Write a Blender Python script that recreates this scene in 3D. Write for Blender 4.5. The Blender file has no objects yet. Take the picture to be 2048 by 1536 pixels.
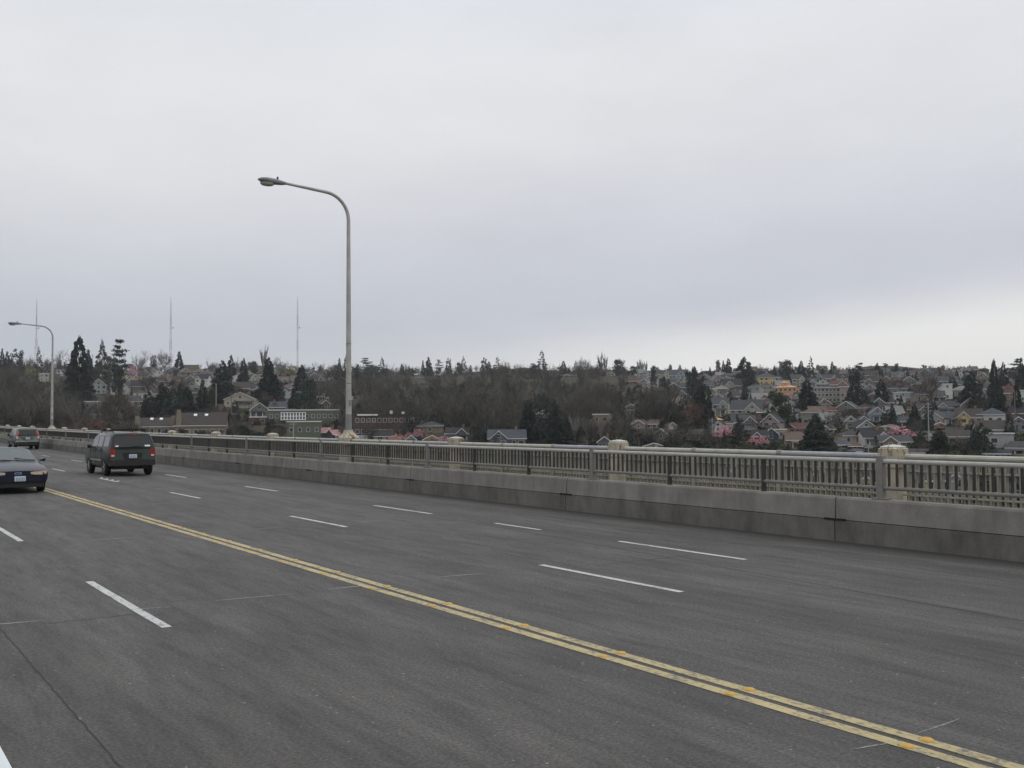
import bpy, bmesh, math, random
import numpy as np
from math import sin, cos, radians, pi, hypot, atan2, exp
from mathutils import Vector, Matrix

# ------------------------------------------------------------------ camera
SC = bpy.context.scene
COL = SC.collection
F, YAW, PITCH, ROLL, CAMH = 2019.4, 0.5972, 0.0378, -0.0071, 2.146
c_, s_ = cos(YAW), sin(YAW)
RIGHT0 = Vector((c_, -s_, 0)); FWD = Vector((s_*cos(PITCH), c_*cos(PITCH), sin(PITCH)))
UP0 = RIGHT0.cross(FWD)
RIGHT = cos(ROLL)*RIGHT0 + sin(ROLL)*UP0
UP = -sin(ROLL)*RIGHT0 + cos(ROLL)*UP0
cam = bpy.data.cameras.new('camera'); camo = bpy.data.objects.new('camera', cam); COL.objects.link(camo)
cam.sensor_width = 36; cam.lens = 36*F/2048; cam.clip_start = 0.1; cam.clip_end = 30000
M = Matrix.Identity(4)
for i in range(3):
    M[i][0] = RIGHT[i]; M[i][1] = UP[i]; M[i][2] = -FWD[i]
M[2][3] = CAMH
camo.matrix_world = M
SC.camera = camo

# ------------------------------------------------------------------ world: overcast sky
W = bpy.data.worlds.new('World'); SC.world = W; W.use_nodes = True
nt = W.node_tree; nt.nodes.clear()
N = nt.nodes.new; L = nt.links.new
def wmath(op, a, b=None, c=None, clamp=False):
    n = N('ShaderNodeMath'); n.operation = op; n.use_clamp = clamp
    for i, v in enumerate((a, b, c)):
        if v is None: continue
        if isinstance(v, (int, float)): n.inputs[i].default_value = v
        else: L(v, n.inputs[i])
    return n.outputs[0]
def wramp(fac, stops):
    n = N('ShaderNodeValToRGB'); L(fac, n.inputs[0]); e = n.color_ramp.elements
    while len(e) < len(stops): e.new(0.5)
    for k, (p, col) in enumerate(stops): e[k].position = p; e[k].color = (*col, 1)
    return n.outputs[0]
def srgb(r, g, b, k=1.0):
    f = lambda v: ((v/255/12.92) if v/255 <= .04045 else ((v/255+.055)/1.055)**2.4)*k
    return (f(r), f(g), f(b))
def wmix(fac, a, b):
    n = N('ShaderNodeMix'); n.data_type = 'RGBA'
    if isinstance(fac, (int, float)): n.inputs[0].default_value = fac
    else: L(fac, n.inputs[0])
    L(a, n.inputs[6]); L(b, n.inputs[7]); return n.outputs[2]
tc = N('ShaderNodeTexCoord')
nz = N('ShaderNodeTexNoise'); nz.inputs['Scale'].default_value = 2.2; nz.inputs['Detail'].default_value = 6
mp = N('ShaderNodeMapping'); mp.inputs['Scale'].default_value = (1, 1, 3.2); L(tc.outputs['Generated'], mp.inputs[0]); L(mp.outputs[0], nz.inputs['Vector'])
cl = wmath('SUBTRACT', nz.outputs[0], 0.5)
sep = N('ShaderNodeSeparateXYZ'); L(tc.outputs['Generated'], sep.inputs[0])
dt = N('ShaderNodeVectorMath'); dt.operation = 'DOT_PRODUCT'; L(tc.outputs['Generated'], dt.inputs[0]); dt.inputs[1].default_value = (c_, -s_, 0)
u = dt.outputs['Value']; z = sep.outputs['Z']
zw = wmath('ADD', z, wmath('MULTIPLY', cl, 0.09))
SKYK = 1.03
lft = wramp(zw, [(0.0, srgb(184,190,198)), (0.10, srgb(192,196,204)), (0.17, srgb(209,211,216)), (0.25, srgb(228,228,230)), (0.33, srgb(231,232,234)), (0.40, srgb(225,230,235)), (1.0, srgb(231,235,240,1.5))])
rgt = wramp(zw, [(0.0, srgb(204,206,213)), (0.085, srgb(198,201,210)), (0.16, srgb(205,207,216)), (0.25, srgb(222,224,228)), (0.33, srgb(228,229,233)), (0.40, srgb(225,229,235)), (1.0, srgb(231,235,240,1.5))])
cloud = wmix(wmath('ADD', wmath('MULTIPLY', u, 1.1), 0.5, clamp=True), lft, rgt)
zb = wmath('ADD', wmath('ADD', wmath('MULTIPLY', u, 0.095), 0.064), wmath('MULTIPLY', cl, 0.05))
br = N('ShaderNodeMapRange'); br.interpolation_type = 'SMOOTHSTEP'
L(wmath('SUBTRACT', zb, z), br.inputs[0]); br.inputs[1].default_value = -0.045; br.inputs[2].default_value = 0.030; br.inputs[3].default_value = 0; br.inputs[4].default_value = 1
rgb = N('ShaderNodeRGB'); rgb.outputs[0].default_value = (*srgb(240,239,236), 1)
bfac = wmath('MULTIPLY', br.outputs[0], wmath('ADD', wmath('MULTIPLY', u, 2.2), 0.62, clamp=True))
over = wmix(bfac, cloud, rgb.outputs[0])
nz2 = N('ShaderNodeTexNoise'); nz2.inputs['Scale'].default_value = 5.0; nz2.inputs['Detail'].default_value = 7; nz2.inputs['Roughness'].default_value = .58
mp2 = N('ShaderNodeMapping'); mp2.inputs['Scale'].default_value = (1, 1, 2.6); mp2.inputs['Rotation'].default_value = (.12, .1, 0); L(tc.outputs['Generated'], mp2.inputs[0]); L(mp2.outputs[0], nz2.inputs['Vector'])
vs = N('ShaderNodeVectorMath'); vs.operation = 'SCALE'; L(over, vs.inputs[0]); L(wmath('ADD', wmath('MULTIPLY', wmath('SUBTRACT', nz2.outputs[0], .5), .17), 1.0), vs.inputs['Scale']); over = vs.outputs[0]
SUN_EL, SUN_AZ = radians(48), radians(150)
sky = N('ShaderNodeTexSky'); sky.sky_type = 'NISHITA'; sky.sun_disc = False; sky.sun_elevation = SUN_EL; sky.sun_rotation = SUN_AZ; sky.air_density = 1.0
skm = N('ShaderNodeVectorMath'); skm.operation = 'SCALE'; L(sky.outputs[0], skm.inputs[0]); skm.inputs['Scale'].default_value = 0.10
fin = wmix(0.06, over, skm.outputs[0])
bg = N('ShaderNodeBackground'); L(fin, bg.inputs[0]); bg.inputs[1].default_value = SKYK
out = N('ShaderNodeOutputWorld'); L(bg.outputs[0], out.inputs[0])
sun = bpy.data.lights.new('sun', 'SUN'); sun.energy = 0.5; sun.angle = radians(40); sun.color = (1, .97, .92)
suno = bpy.data.objects.new('sun', sun); COL.objects.link(suno)
# sun_rotation is measured clockwise from +Y
sd = Vector((sin(SUN_AZ)*cos(SUN_EL), cos(SUN_AZ)*cos(SUN_EL), sin(SUN_EL)))
suno.rotation_euler = sd.to_track_quat('Z', 'Y').to_euler()
SC.view_settings.view_transform = 'Standard'; SC.view_settings.look = 'None'
SC.view_settings.exposure = 0.0; SC.view_settings.gamma = 1.0
SC.render.engine = 'CYCLES'
SC.cycles.max_bounces = 6; SC.cycles.diffuse_bounces = 3; SC.cycles.glossy_bounces = 3; SC.cycles.volume_bounces = 1
SC.cycles.transparent_max_bounces = 8

# ------------------------------------------------------------------ helpers
def lift(t): return 3.9e-5*t*t if t > 0 else 0.0
def tag(o, label=None, cat=None, group=None, kind=None):
    if label: o['label'] = label
    if cat: o['category'] = cat
    if group: o['group'] = group
    if kind: o['kind'] = kind
    return o
def empty(name, loc=(0,0,0), rz=0.0, label=None, cat=None, group=None):
    o = bpy.data.objects.new(name, None); COL.objects.link(o); o.empty_display_size = .3
    o.location = loc; o.rotation_euler = (0, 0, rz)
    return tag(o, label, cat, group)
def dup(root, loc=None, rot=None, label=None):
    kids = {}
    for o in bpy.data.objects:
        if o.parent: kids.setdefault(o.parent, []).append(o)
    def rec(o, par):
        q = o.copy(); COL.objects.link(q)
        if par: q.parent = par
        for k in kids.get(o, []): rec(k, q)
        return q
    r = rec(root, None)
    if loc is not None: r.location = loc
    if rot is not None: r.rotation_euler = rot
    if label: r['label'] = label
    return r

class MB:
    def __init__(s): s.v = []; s.f = []; s.m = []
    def add(s, vs, fs, m=0):
        b = len(s.v); s.v += [tuple(v) for v in vs]; s.f += [tuple(b+i for i in f) for f in fs]; s.m += [m]*len(fs); return s
    def box(s, x0, x1, y0, y1, z0, z1, m=0):
        return s.add([(x0,y0,z0),(x1,y0,z0),(x1,y1,z0),(x0,y1,z0),(x0,y0,z1),(x1,y0,z1),(x1,y1,z1),(x0,y1,z1)],
                     [(0,3,2,1),(4,5,6,7),(0,1,5,4),(1,2,6,5),(2,3,7,6),(3,0,4,7)], m)
    def tube(s, pts, r, n=8, m=0, cap=True):
        pts = [Vector(p) for p in pts]; rr = r if isinstance(r, (list, tuple)) else [r]*len(pts)
        b = len(s.v); up = None
        for i, p in enumerate(pts):
            d = (pts[min(i+1, len(pts)-1)]-pts[max(i-1, 0)]).normalized()
            a = d.cross(Vector((0,0,1)))
            if a.length < .05: a = d.cross(Vector((1,0,0)))
            if up is not None:
                a2 = up - d*up.dot(d)
                if a2.length > .05: a = a2
            a.normalize(); up = a; c = d.cross(a)
            for k in range(n):
                q = p + (a*cos(2*pi*k/n)+c*sin(2*pi*k/n))*rr[i]; s.v.append(tuple(q))
        for i in range(len(pts)-1):
            for k in range(n):
                s.f.append((b+i*n+k, b+i*n+(k+1)%n, b+(i+1)*n+(k+1)%n, b+(i+1)*n+k)); s.m.append(m)
        if cap:
            s.f.append(tuple(b+k for k in reversed(range(n)))); s.m.append(m)
            e = b+(len(pts)-1)*n; s.f.append(tuple(e+k for k in range(n))); s.m.append(m)
        return s
    def lathe(s, prof, n=12, m=0, c=(0,0)):
        b = len(s.v)
        for (r, z) in prof:
            for k in range(n): s.v.append((c[0]+r*cos(2*pi*k/n), c[1]+r*sin(2*pi*k/n), z))
        for i in range(len(prof)-1):
            for k in range(n):
                s.f.append((b+i*n+k, b+i*n+(k+1)%n, b+(i+1)*n+(k+1)%n, b+(i+1)*n+k)); s.m.append(m)
        s.f.append(tuple(b+k for k in reversed(range(n)))); s.m.append(m)
        e = b+(len(prof)-1)*n; s.f.append(tuple(e+k for k in range(n))); s.m.append(m)
        return s
    def loft(s, rings, m=0, cap=True, closed=True):
        b = len(s.v); n = len(rings[0])
        for r in rings: s.v += [tuple(p) for p in r]
        for i in range(len(rings)-1):
            for k in range(n if closed else n-1):
                s.f.append((b+i*n+k, b+i*n+(k+1)%n, b+(i+1)*n+(k+1)%n, b+(i+1)*n+k)); s.m.append(m)
        if cap:
            s.f.append(tuple(b+k for k in reversed(range(n)))); s.m.append(m)
            e = b+(len(rings)-1)*n; s.f.append(tuple(e+k for k in range(n))); s.m.append(m)
        return s
    def slab(s, quad, th, m=0):
        """a flat quad given thickness against its normal"""
        q = [Vector(p) for p in quad]; n = (q[1]-q[0]).cross(q[2]-q[0]).normalized()*th
        return s.add([*q, *[p-n for p in q]], [(0,1,2,3),(7,6,5,4),(0,4,5,1),(1,5,6,2),(2,6,7,3),(3,7,4,0)], m)
    def mesh(s, name, mats, smooth=False, fix=False, angle=35):
        me = bpy.data.meshes.new(name); me.from_pydata(s.v, [], s.f)
        for mm in (mats if isinstance(mats, (list, tuple)) else [mats]): me.materials.append(mm)
        if any(s.m): me.polygons.foreach_set('material_index', s.m)
        if fix:
            bm = bmesh.new(); bm.from_mesh(me); bmesh.ops.remove_doubles(bm, verts=bm.verts, dist=1e-4)
            bmesh.ops.recalc_face_normals(bm, faces=bm.faces); bm.to_mesh(me); bm.free()
        if smooth:
            me.shade_smooth(); me.set_sharp_from_angle(angle=radians(angle))
        me.update(); return me
    def build(s, name, mats, parent=None, smooth=False, loc=None, fix=False, angle=35):
        return link(name, s.mesh(name, mats, smooth, fix, angle), parent, loc)
def link(name, me, parent=None, loc=None):
    o = bpy.data.objects.new(name, me); COL.objects.link(o)
    if parent: o.parent = parent
    if loc: o.location = loc
    return o

# ------------------------------------------------------------------ materials
def newmat(name):
    m = bpy.data.materials.new(name); m.use_nodes = True; t = m.node_tree
    return m, t, t.nodes['Principled BSDF']
def mathn(t, op, a, b=None, clamp=False):
    n = t.nodes.new('ShaderNodeMath'); n.operation = op; n.use_clamp = clamp
    for i, v in enumerate((a, b)):
        if v is None: continue
        if isinstance(v, (int, float)): n.inputs[i].default_value = v
        else: t.links.new(v, n.inputs[i])
    return n.outputs[0]
def noise(t, scale, detail=3, vec=None, mscale=None, rough=.55, coord='Object'):
    n = t.nodes.new('ShaderNodeTexNoise'); n.inputs['Scale'].default_value = scale; n.inputs['Detail'].default_value = detail; n.inputs['Roughness'].default_value = rough
    if vec is None:
        c = t.nodes.new('ShaderNodeTexCoord'); vec = c.outputs[coord]
    if mscale:
        mp = t.nodes.new('ShaderNodeMapping'); mp.inputs['Scale'].default_value = mscale; t.links.new(vec, mp.inputs[0]); vec = mp.outputs[0]
    t.links.new(vec, n.inputs['Vector']); return n.outputs[0]
def rampn(t, fac, stops):
    n = t.nodes.new('ShaderNodeValToRGB'); t.links.new(fac, n.inputs[0]); e = n.color_ramp.elements
    while len(e) < len(stops): e.new(.5)
    for k, (p, c) in enumerate(stops): e[k].position = p; e[k].color = (*c, 1)
    return n.outputs[0]
def mixc(t, fac, a, b, mode='MIX'):
    n = t.nodes.new('ShaderNodeMix'); n.data_type = 'RGBA'; n.blend_type = mode
    for i, v in ((0, fac), (6, a), (7, b)):
        if isinstance(v, (int, float)): n.inputs[i].default_value = v
        elif isinstance(v, tuple): n.inputs[i].default_value = (*v, 1)
        else: t.links.new(v, n.inputs[i])
    return n.outputs[2]
def bump(t, b, h, strength, dist):
    n = t.nodes.new('ShaderNodeBump'); n.inputs['Strength'].default_value = strength; n.inputs['Distance'].default_value = dist
    t.links.new(h, n.inputs['Height']); t.links.new(n.outputs[0], b.inputs['Normal'])
def plain(name, col, rough=.6, metal=0, var=.12, scale=6, spec=.4, obj_rand=0.0):
    m, t, b = newmat(name)
    nz = noise(t, scale, 4)
    lo = tuple(c*(1-var) for c in col); hi = tuple(min(1, c*(1+var)) for c in col)
    cc = rampn(t, nz, [(.3, lo), (.7, hi)])
    if obj_rand:
        oi = t.nodes.new('ShaderNodeObjectInfo')
        k = mathn(t, 'ADD', mathn(t, 'MULTIPLY', oi.outputs['Random'], 2*obj_rand), 1-obj_rand)
        vm = t.nodes.new('ShaderNodeVectorMath'); vm.operation = 'SCALE'; t.links.new(cc, vm.inputs[0]); t.links.new(k, vm.inputs['Scale']); cc = vm.outputs[0]
    t.links.new(cc, b.inputs['Base Color']); b.inputs['Roughness'].default_value = rough; b.inputs['Metallic'].default_value = metal
    b.inputs['Specular IOR Level'].default_value = spec
    return m

def asphalt_mat():
    m, t, b = newmat('asphalt')
    c = t.nodes.new('ShaderNodeTexCoord').outputs['Object']
    tr = noise(t, 1.0, 4, c, (1.15, .035, 1), .6)        # long streaks worn along the lanes
    blot = noise(t, .55, 5, c, (1, .45, 1), .6)
    grain = noise(t, 34, 6, c, None, .85)
    mot = noise(t, 4.5, 6, c, (1, .13, 1), .72)
    agg = t.nodes.new('ShaderNodeTexVoronoi'); agg.inputs['Scale'].default_value = 24; t.links.new(c, agg.inputs['Vector'])
    base = rampn(t, tr, [(.30, (.052, .048, .0447)), (.50, (.080, .0747, .070)), (.72, (.108, .1015, .096))])
    base = mixc(t, .5, base, rampn(t, blot, [(.3, (.053, .0485, .0445)), (.7, (.106, .098, .0915))]))
    g = rampn(t, grain, [(.34, (.38, .38, .38)), (.50, (.95, .95, .95)), (.68, (1.9, 1.88, 1.85))])
    base = mixc(t, .9, base, g, 'MULTIPLY')
    base = mixc(t, .7, base, rampn(t, mot, [(.36, (.62, .62, .62)), (.5, (1, 1, 1)), (.66, (1.32, 1.31, 1.29))]), 'MULTIPLY')
    sp = rampn(t, agg.outputs['Color'], [(.86, (0, 0, 0)), (.93, (1, 1, 1))])
    mid = rampn(t, agg.outputs['Distance'], [(.12, (1, 1, 1)), (.32, (0, 0, 0))])
    fac = mathn(t, 'MULTIPLY', sp, mid)
    base = mixc(t, mathn(t, 'MULTIPLY', fac, .8), base, (.40, .39, .36))
    # dirt along the foot of the barrier, with its foot shade painted in
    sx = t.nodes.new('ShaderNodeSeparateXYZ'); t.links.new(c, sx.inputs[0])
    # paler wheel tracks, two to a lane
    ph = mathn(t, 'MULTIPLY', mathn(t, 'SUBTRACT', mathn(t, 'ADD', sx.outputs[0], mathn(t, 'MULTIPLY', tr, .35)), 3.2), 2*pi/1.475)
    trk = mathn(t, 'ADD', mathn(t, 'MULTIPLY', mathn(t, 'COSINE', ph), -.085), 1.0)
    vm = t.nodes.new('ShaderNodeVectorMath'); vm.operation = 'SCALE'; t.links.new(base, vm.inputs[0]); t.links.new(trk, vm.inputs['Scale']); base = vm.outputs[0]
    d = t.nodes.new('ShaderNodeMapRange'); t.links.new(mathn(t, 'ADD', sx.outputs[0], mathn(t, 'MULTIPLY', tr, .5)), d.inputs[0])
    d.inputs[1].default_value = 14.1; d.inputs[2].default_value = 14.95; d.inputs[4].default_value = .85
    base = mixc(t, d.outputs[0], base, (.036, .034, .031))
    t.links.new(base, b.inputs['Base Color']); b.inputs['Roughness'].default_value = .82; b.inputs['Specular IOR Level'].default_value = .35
    bump(t, b, grain, .6, .008)
    return m
def concrete_mat(name, lo, hi, streak=.5):
    m, t, b = newmat(name)
    c = t.nodes.new('ShaderNodeTexCoord').outputs['Object']
    g = t.nodes.new('ShaderNodeObjectInfo')
    ofs = t.nodes.new('ShaderNodeVectorMath'); ofs.operation = 'ADD'; t.links.new(c, ofs.inputs[0]); t.links.new(g.outputs['Location'], ofs.inputs[1]); c = ofs.outputs[0]
    a = noise(t, 1.1, 6, c, (1, .7, 1.6), .65); st = noise(t, 3.0, 6, c, (1, .7, .30), .65); gr = noise(t, 60, 2, c)
    base = rampn(t, a, [(.28, lo), (.72, hi)])
    base = mixc(t, streak, base, rampn(t, st, [(.32, tuple(x*.55 for x in lo)), (.62, hi)]))
    base = mixc(t, .35, base, rampn(t, gr, [(.3, (.6, .6, .6)), (.7, (1.2, 1.2, 1.2))]), 'MULTIPLY')
    t.links.new(base, b.inputs['Base Color']); b.inputs['Roughness'].default_value = .88
    bump(t, b, gr, .3, .004)
    return m
def rust_paint(name, col, thr=.60, scale=5.0, zfrom=None):
    """painted metal or stone with rusty runs"""
    m, t, b = newmat(name)
    c = t.nodes.new('ShaderNodeTexCoord').outputs['Object']
    g = t.nodes.new('ShaderNodeObjectInfo')
    ofs = t.nodes.new('ShaderNodeVectorMath'); ofs.operation = 'ADD'; t.links.new(c, ofs.inputs[0]); t.links.new(g.outputs['Location'], ofs.inputs[1])
    a = noise(t, scale, 5, ofs.outputs[0], (1.6, 1.6, .55), .62); d = noise(t, 3.0, 4, ofs.outputs[0])
    base = rampn(t, d, [(.3, tuple(x*.78 for x in col)), (.7, tuple(min(1, x*1.08) for x in col))])
    f = rampn(t, a, [(thr, (0, 0, 0)), (thr+.07, (1, 1, 1))])
    if zfrom:
        sz = t.nodes.new('ShaderNodeSeparateXYZ'); t.links.new(c, sz.inputs[0])
        r = t.nodes.new('ShaderNodeMapRange'); t.links.new(sz.outputs[2], r.inputs[0]); r.inputs[1].default_value = zfrom[0]; r.inputs[2].default_value = zfrom[1]; r.inputs[3].default_value = .12
        f = mathn(t, 'MULTIPLY', f, r.outputs[0])
    base = mixc(t, f, base, (.16, .075, .035))
    t.links.new(base, b.inputs['Base Color']); b.inputs['Roughness'].default_value = .62
    return m
def worn_paint(name, col, under=(.11, .107, .105), thr=.40):
    m, t, b = newmat(name)
    c = t.nodes.new('ShaderNodeTexCoord').outputs['Object']
    a = noise(t, 22, 5, c, (1, .6, 1), .75); d = noise(t, 2.0, 4, c)
    k = mathn(t, 'ADD', mathn(t, 'MULTIPLY', a, .75), mathn(t, 'MULTIPLY', d, .25))
    f = rampn(t, k, [(thr-.06, (1, 1, 1)), (thr+.05, (0, 0, 0))])
    base = mixc(t, f, rampn(t, d, [(.3, tuple(x*.8 for x in col)), (.7, col)]), under)
    t.links.new(base, b.inputs['Base Color']); b.inputs['Roughness'].default_value = .7
    return m
def car_paint(name, col, metallic=.35):
    m, t, b = newmat(name); b.inputs['Specular IOR Level'].default_value = .3
    n = noise(t, 2.5, 4)
    t.links.new(rampn(t, n, [(.3, tuple(x*.85 for x in col)), (.7, tuple(x*1.1 for x in col))]), b.inputs['Base Color'])
    b.inputs['Roughness'].default_value = .34; b.inputs['Metallic'].default_value = metallic
    b.inputs['Coat Weight'].default_value = .3; b.inputs['Coat Roughness'].default_value = .12
    return m
def foliage(name, lo, hi, rand=.35, scale=7.0, rough=.85):
    m, t, b = newmat(name)
    n = noise(t, scale, 3)
    oi = t.nodes.new('ShaderNodeObjectInfo')
    base = rampn(t, n, [(.32, lo), (.68, hi)])
    k = mathn(t, 'ADD', mathn(t, 'MULTIPLY', oi.outputs['Random'], 2*rand), 1-rand)
    vm = t.nodes.new('ShaderNodeVectorMath'); vm.operation = 'SCALE'; t.links.new(base, vm.inputs[0]); t.links.new(k, vm.inputs['Scale'])
    t.links.new(vm.outputs[0], b.inputs['Base Color']); b.inputs['Roughness'].default_value = rough; b.inputs['Specular IOR Level'].default_value = .2
    return m
ASPH = asphalt_mat()
CONC = concrete_mat('barrier_concrete', (.170, .158, .140), (.265, .248, .222), .5)
CONCB = concrete_mat('curb_concrete', (.090, .084, .075), (.175, .163, .145), .55)
WALK = concrete_mat('sidewalk_concrete', (.30, .29, .27), (.42, .40, .37), .3)
DECKM = concrete_mat('deck_concrete', (.16, .15, .14), (.24, .23, .21), .4)
RAILM = plain('rail_paint', (.37, .358, .325), .46, .0, .14, 5)
PICKM = plain('picket_paint', (.034, .032, .029), .55, 0, .15, 5)
POSTM = plain('post_paint', (.19, .18, .162), .6, 0, .12, 6)
CREAM = rust_paint('cream_paint', (.27, .257, .205), .60, 5.0)
CREAMP = plain('cream_pipe', (.42, .405, .345), .46, 0, .16, 3)
GREYP = plain('grey_pipe', (.33, .335, .345), .5, 0, .12, 3)
PEDM = rust_paint('pedestal_stone', (.40, .365, .275), .535, 5.0, (.9, 1.45))
CAPM = rust_paint('pedestal_cap_stone', (.50, .48, .425), .60, 5.0)
POLEM = rust_paint('lamp_pole_paint', (.40, .395, .35), .69, 6.0)
STEEL = plain('galvanised_steel', (.20, .205, .20), .55, .0, .12, 3)
LENS = plain('lamp_glass', (.34, .33, .30), .25, 0, .1, 8)
WHITEP = worn_paint('white_road_paint', (.53, .53, .505), thr=.43)
EDGEP = worn_paint('white_edge_paint', (.72, .76, .76), thr=.28)
YELLP = worn_paint('yellow_road_paint', (.46, .375, .185), thr=.455)
SAWP = worn_paint('joint_sealant_pale', (.25, .255, .255), thr=.47)
SEAMP = plain('joint_tar', (.030, .028, .026), .8, 0, .2, 20)
DOTM = plain('stud_yellow', (.50, .29, .045), .4, 0, .15, 20)
DOTW = plain('stud_white', (.75, .75, .72), .4, 0, .1, 20)
BLACK = plain('black_rubber', (.008, .008, .008), .8, 0, .2, 20)

# ------------------------------------------------------------------ terrain
CAM = Vector((0, 0, CAMH))
RIDGE = 1000.0
def uv_of(x, y):
    r = hypot(x, y)
    if r < 1e-6: return 0.0, 0.0, 1.0
    return r, (x*c_ - y*s_)/r, (x*s_ + y*c_)/r
def ground(x, y):
    r, uu, ff = uv_of(x, y)
    w = min(1, max(0, (ff-.1)/.55)); w = w*w*(3-2*w)
    uc = max(-.6, min(.6, uu)); sl = .0855 - .0165*uc
    bumps = 1.1*sin(x*.021+1.3)*cos(y*.017) + .7*sin(x*.047+y*.031)
    if r <= RIDGE: zz = CAMH + sl*(r-420) + bumps
    else:
        d = r-RIDGE; zz = CAMH + sl*(RIDGE-420) + bumps*max(0, 1-d/300) - min(60, 1.2e-4*d*d)
    if r > 600: zz += (2.6*sin(uu*23+.6)+1.8*sin(uu*51+2)+1.0*sin(uu*97))*min(1, (r-600)/350)*(1 if r <= RIDGE else max(0, 1-(r-RIDGE)/500))
    base = -36.0
    return base + (zz-base)*w
def ray(px, py):
    return (FWD + RIGHT*((px-1024)/F) - UP*((py-768)/F)).normalized()
def at(px, py):
    """the point of the hillside seen at a pixel of the photograph, and its distance"""
    d = ray(px, py); k = 120.0; prev = k
    hz = hypot(d.x, d.y)
    while k*hz < RIDGE-4:
        p = CAM + d*k
        if p.z <= ground(p.x, p.y): break
        k += 3.0
    p = CAM + d*k
    return Vector((p.x, p.y, ground(p.x, p.y))), k
def terrain():
    rs = list(np.linspace(5, 300, 24)) + list(np.linspace(312, 1010, 90)) + list(np.linspace(1030, 1700, 26)) + [2000, 2600, 3600, 5200]
    na = 288; v = [(0, 0, ground(0.01, 0))]; f = []
    for r in rs:
        for k in range(na):
            a = 2*pi*k/na; x, y = r*cos(a), r*sin(a); v.append((x, y, ground(x, y)))
    for k in range(na): f.append((0, 1+k, 1+(k+1) % na))
    for i in range(len(rs)-1):
        for k in range(na):
            a, b = 1+i*na+k, 1+i*na+(k+1) % na; f.append((a, a+na, b+na, b))
    m, t, b = newmat('hillside_earth')
    n1 = noise(t, .05, 6, None, None, .65); n2 = noise(t, .6, 4)
    base = rampn(t, n1, [(.28, (.030, .032, .018)), (.50, (.050, .043, .028)), (.72, (.048, .058, .026))])
    base = mixc(t, .5, base, rampn(t, n2, [(.3, (.03, .027, .02)), (.7, (.075, .065, .046))]))
    t.links.new(base, b.inputs['Base Color']); b.inputs['Roughness'].default_value = .95; b.inputs['Specular IOR Level'].default_value = .1
    mb = MB(); mb.v = v; mb.f = f; mb.m = [0]*len(f)
    o = mb.build('ground', m, smooth=True, angle=80); tag(o, kind='structure')
terrain()

# ------------------------------------------------------------------ bridge deck, road, markings
T0, T1 = -25.0, 230.0
def rows(t0, t1, step=4.0):
    n = max(1, int(round((t1-t0)/step))); return [t0+(t1-t0)*i/n for i in range(n+1)]
def strip(mb, p0, p1, t0, t1, z, m=0, step=4.0, wob=0.0, seed=0, p0b=None):
    rs = rows(t0, t1, step); rnd = random.Random(seed); v = []
    for i, t in enumerate(rs):
        k = i/(len(rs)-1); sh = 0 if p0b is None else (p0b-p0)*k
        w = wob*(rnd.random()-.5); v += [(p0+sh+w, t, lift(t)+z), (p1+sh+w, t, lift(t)+z)]
    return mb.add(v, [(2*i, 2*i+1, 2*i+3, 2*i+2) for i in range(len(rs)-1)], m)
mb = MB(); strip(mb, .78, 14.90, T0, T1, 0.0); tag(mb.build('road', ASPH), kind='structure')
def sweep(name, prof, mat, t0=T0, t1=T1):
    mb = MB(); rings = [[(p, t, lift(t)+z) for (p, z) in prof] for t in rows(t0, t1)]
    mb.loft(rings); o = mb.build(name, mat, fix=True); return tag(o, kind='structure')
sweep('bridge_deck', [(-3.2, -.9), (17.0, -.9), (17.0, -.02), (-3.2, -.02)], DECKM)
sweep('sidewalk', [(15.14, -.015), (16.9, -.015), (16.9, .20), (15.14, .20)], WALK)
sweep('near_sidewalk', [(-3.0, -.015), (.77, -.015), (.77, .15), (.74, .17), (-3.0, .17)], WALK)
mb = MB()
for p in (5.905, 6.099): strip(mb, p-.06, p+.06, T0, 180, .004, step=.5, wob=.008, seed=4)
tag(mb.build('yellow_centre_line', YELLP), kind='structure')
for nm, p, first, per, ln in (('lane_line', 8.90, 9.35, 9.84, 3.0), ('lane_line', 11.75, 10.92, 9.72, 3.0), ('lane_line', 3.015, 10.95, 9.6, 3.8)):
    mb = MB()
    for k in range(-3, 18):
        a = first+per*k; strip(mb, p-.052, p+.052, a, a+ln, .004, step=.4, wob=.010, seed=k)
    if p > 11: strip(mb, p-.045, p+.045, 16.3, 17.95, .004, step=.4, wob=.010, seed=99)
    tag(mb.build(nm, WHITEP), kind='structure')
mb = MB(); strip(mb, .86, 1.0, T0, 160, .004); tag(mb.build('edge_line', EDGEP), kind='structure')
mb = MB(); rnd = random.Random(5)
for k in range(-1, 14):
    t = 4.31+7.86*k+rnd.uniform(-.12, .12)
    if k == 0: segs = [(5.55, 5.86), (6.2, 6.75)]
    elif k == 1: segs = [(1.2, 2.05), (2.95, 3.4), (3.95, 4.9), (5.4, 5.95), (7.0, 7.75)]
    elif k == 2: segs = [(.9, 1.6), (4.05, 4.95), (7.05, 7.9), (9.4, 10.3)]
    else: segs = [(1.6, 2.2), (4.1, 5.0), (7.1, 8.0)]
    for (a, b) in segs:
        n = 7; dk = rnd.uniform(-.05, .05); pts = []
        for i in range(n+1):
            p = a+(b-a)*i/n; hw = .016*(.35+min(1, 3*min(i, n-i)/n)); tt = t+dk*(i/n-.5)*2+rnd.uniform(-.006, .006)
            pts += [(p, tt-hw*(.5 if k == 0 else 1), lift(t)+.003), (p, tt+hw*(.5 if k == 0 else 1), lift(t)+.003)]
        mb.add(pts, [(2*i, 2*i+2, 2*i+3, 2*i+1) for i in range(n)])
tag(mb.build('road_joint', SAWP), kind='structure')
mb = MB(); strip(mb, 1.556, 1.569, 3, 26, .003, step=.11, wob=.016, seed=2)
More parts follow.
